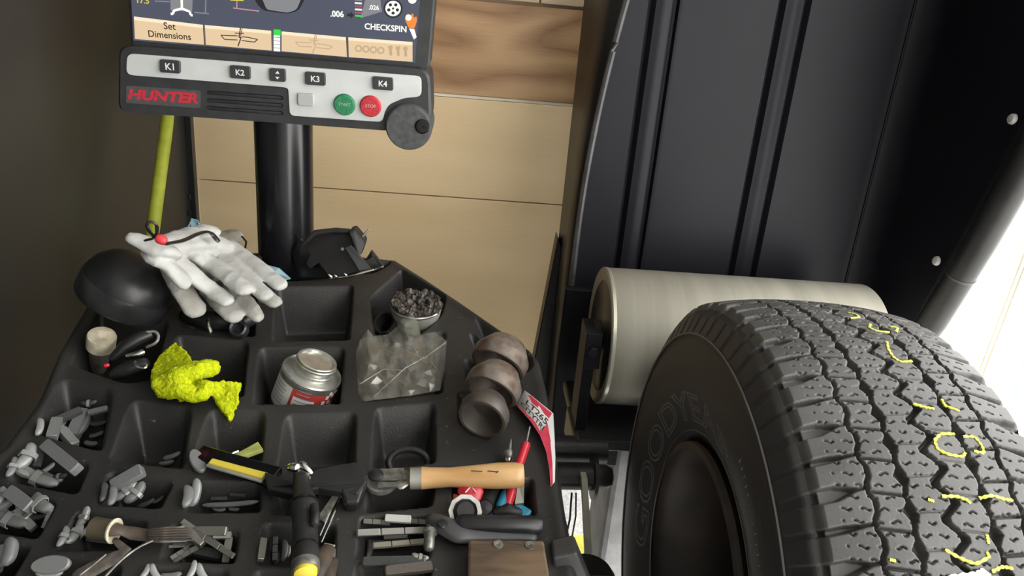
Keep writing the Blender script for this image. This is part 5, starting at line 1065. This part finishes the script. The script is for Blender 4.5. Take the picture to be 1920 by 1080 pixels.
# ================================================================== SETTLE: rest every loose thing on the moulded tray, and on each other
from mathutils.bvhtree import BVHTree
def tree(o): return [o]+[d for c in o.children for d in tree(c)]
def verts_of(o, most=0):
    bpy.context.view_layer.update(); out = []
    for c in tree(o):
        if c.type != 'MESH': continue
        n = len(c.data.vertices); a = np.empty(n*3); c.data.vertices.foreach_get('co', a); m = np.array(c.matrix_world); out.append(a.reshape(-1, 3)@m[:3, :3].T+m[:3, 3])
    v = np.concatenate(out); return v[::max(1, len(v)//most)] if most else v
def rest(o, drop=False):
    """smallest apparent move that puts the thing in contact with the tray"""
    V = verts_of(o, 700); L = V-TO; u, v, h = L@EU, L@EV, L@EN; c0_ = np.array([u.mean(), v.mean()]); rad = max(np.ptp(u), np.ptp(v))/2+.06
    pk = [q for q in POCKETS if min(np.linalg.norm(e[0]-c0_) for e in q[0]) < rad+.05 or np.linalg.norm(np.mean([e[0] for e in q[0]], 0)-c0_) < rad]; rim = float(sdf_out(u[:1]*0+c0_[0], v[:1]*0+c0_[1])[0]) > -rad-.02
    d = (HF(u, v, pk, rim)-h).max()
    if d <= -.0004 and not (drop and d < -.0025): return
    A, B = np.meshgrid(np.arange(-10, 11, 5)*.001, np.arange(-44, 33, 4)*.001, indexing='ij'); A, B = A.ravel(), B.ravel()
    Cc = (HF(u[None]+A[:, None], v[None]+B[:, None], pk, rim)-h[None]).max(1)+.0010
    ctr = V.mean(0); z0 = depth(ctr); p0_ = np.array([(ctr-CAM)@RT, (ctr-CAM)@UP])/z0*F_PX; best = None
    for a, b, c in zip(A, B, Cc):
        q = ctr+EU*a+EV*b+EN*c; p = np.array([(q-CAM)@RT, (q-CAM)@UP])/depth(q)*F_PX
        cost = np.linalg.norm(p-p0_)+120*abs(c)+60*(abs(a)+abs(b))
        if best is None or cost < best[0]: best = (cost, EU*a+EV*b+EN*c)
    o.location = Vector(o.location)+Vector(best[1])
def bvh(os_):
    bpy.context.view_layer.update(); vs, fs, n = [], [], 0
    for o in os_:
        for c in tree(o):
            if c.type != 'MESH': continue
            m = c.matrix_world; vs += [tuple(m@x.co) for x in c.data.vertices]; fs += [tuple(i+n for i in p.vertices) for p in c.data.polygons]; n = len(vs)
    return BVHTree.FromPolygons(vs, fs)
def clear_of(o, others, step=.003, most=16):
    """slide towards the viewer until it no longer cuts the others"""
    bt = others if isinstance(others, BVHTree) else bvh(others); d = nrm(CAM-verts_of(o, 200).mean(0))
    for _ in range(most):
        if not bvh([o]).overlap(bt): return
        o.location = Vector(o.location)+Vector(d*step)
NO = ('work_glove', 'plastic_bag', 'microfibre_cloth', 'air_hose', 'mounted_tire', 'paper_towel', 'plastic_cover', 'wheel_balancer')
DROP = ('grey_plate', 'steel_rod', 'steel_blade', 'leather_pliers', 'valve_tool', 'hand_roller', 'red_screwdriver', 'scraper')
loose = [o for o in bpy.data.objects if o.parent is None and o.get('category') and o.get('kind') != 'structure' and o.name.split('.')[0] not in NO]
for o in loose: rest(o, o.name.split('.')[0] in DROP)
OBJ = bpy.data.objects; tray_tree = bvh([o for o in BAL.children if o.name.startswith('weight_tray')])
for o in loose: clear_of(o, tray_tree, .0012, 14)
post_ = [o for o in BAL.children if o.name.startswith('monitor_post')]
clear_of(OBJ['plastic_cover'], post_); rest(OBJ['plastic_cover'])
rest(OBJ['paper_towel.001'], True); rest(OBJ['microfibre_cloth'], True)
clear_of(OBJ['work_glove'], [OBJ['pressure_cup'], OBJ['clamp_tool']]); clear_of(OBJ['work_glove.001'], [OBJ['work_glove'], OBJ['pressure_cup']])
clear_of(OBJ['paper_towel'], [OBJ['work_glove'], OBJ['work_glove.001']], -.003, 24); clear_of(OBJ['plastic_bag'], [OBJ['metal_cup'], OBJ['pipe_sleeve']], .002, 12)
for o in bpy.data.objects:
    if '_o' in o: del o['_o']
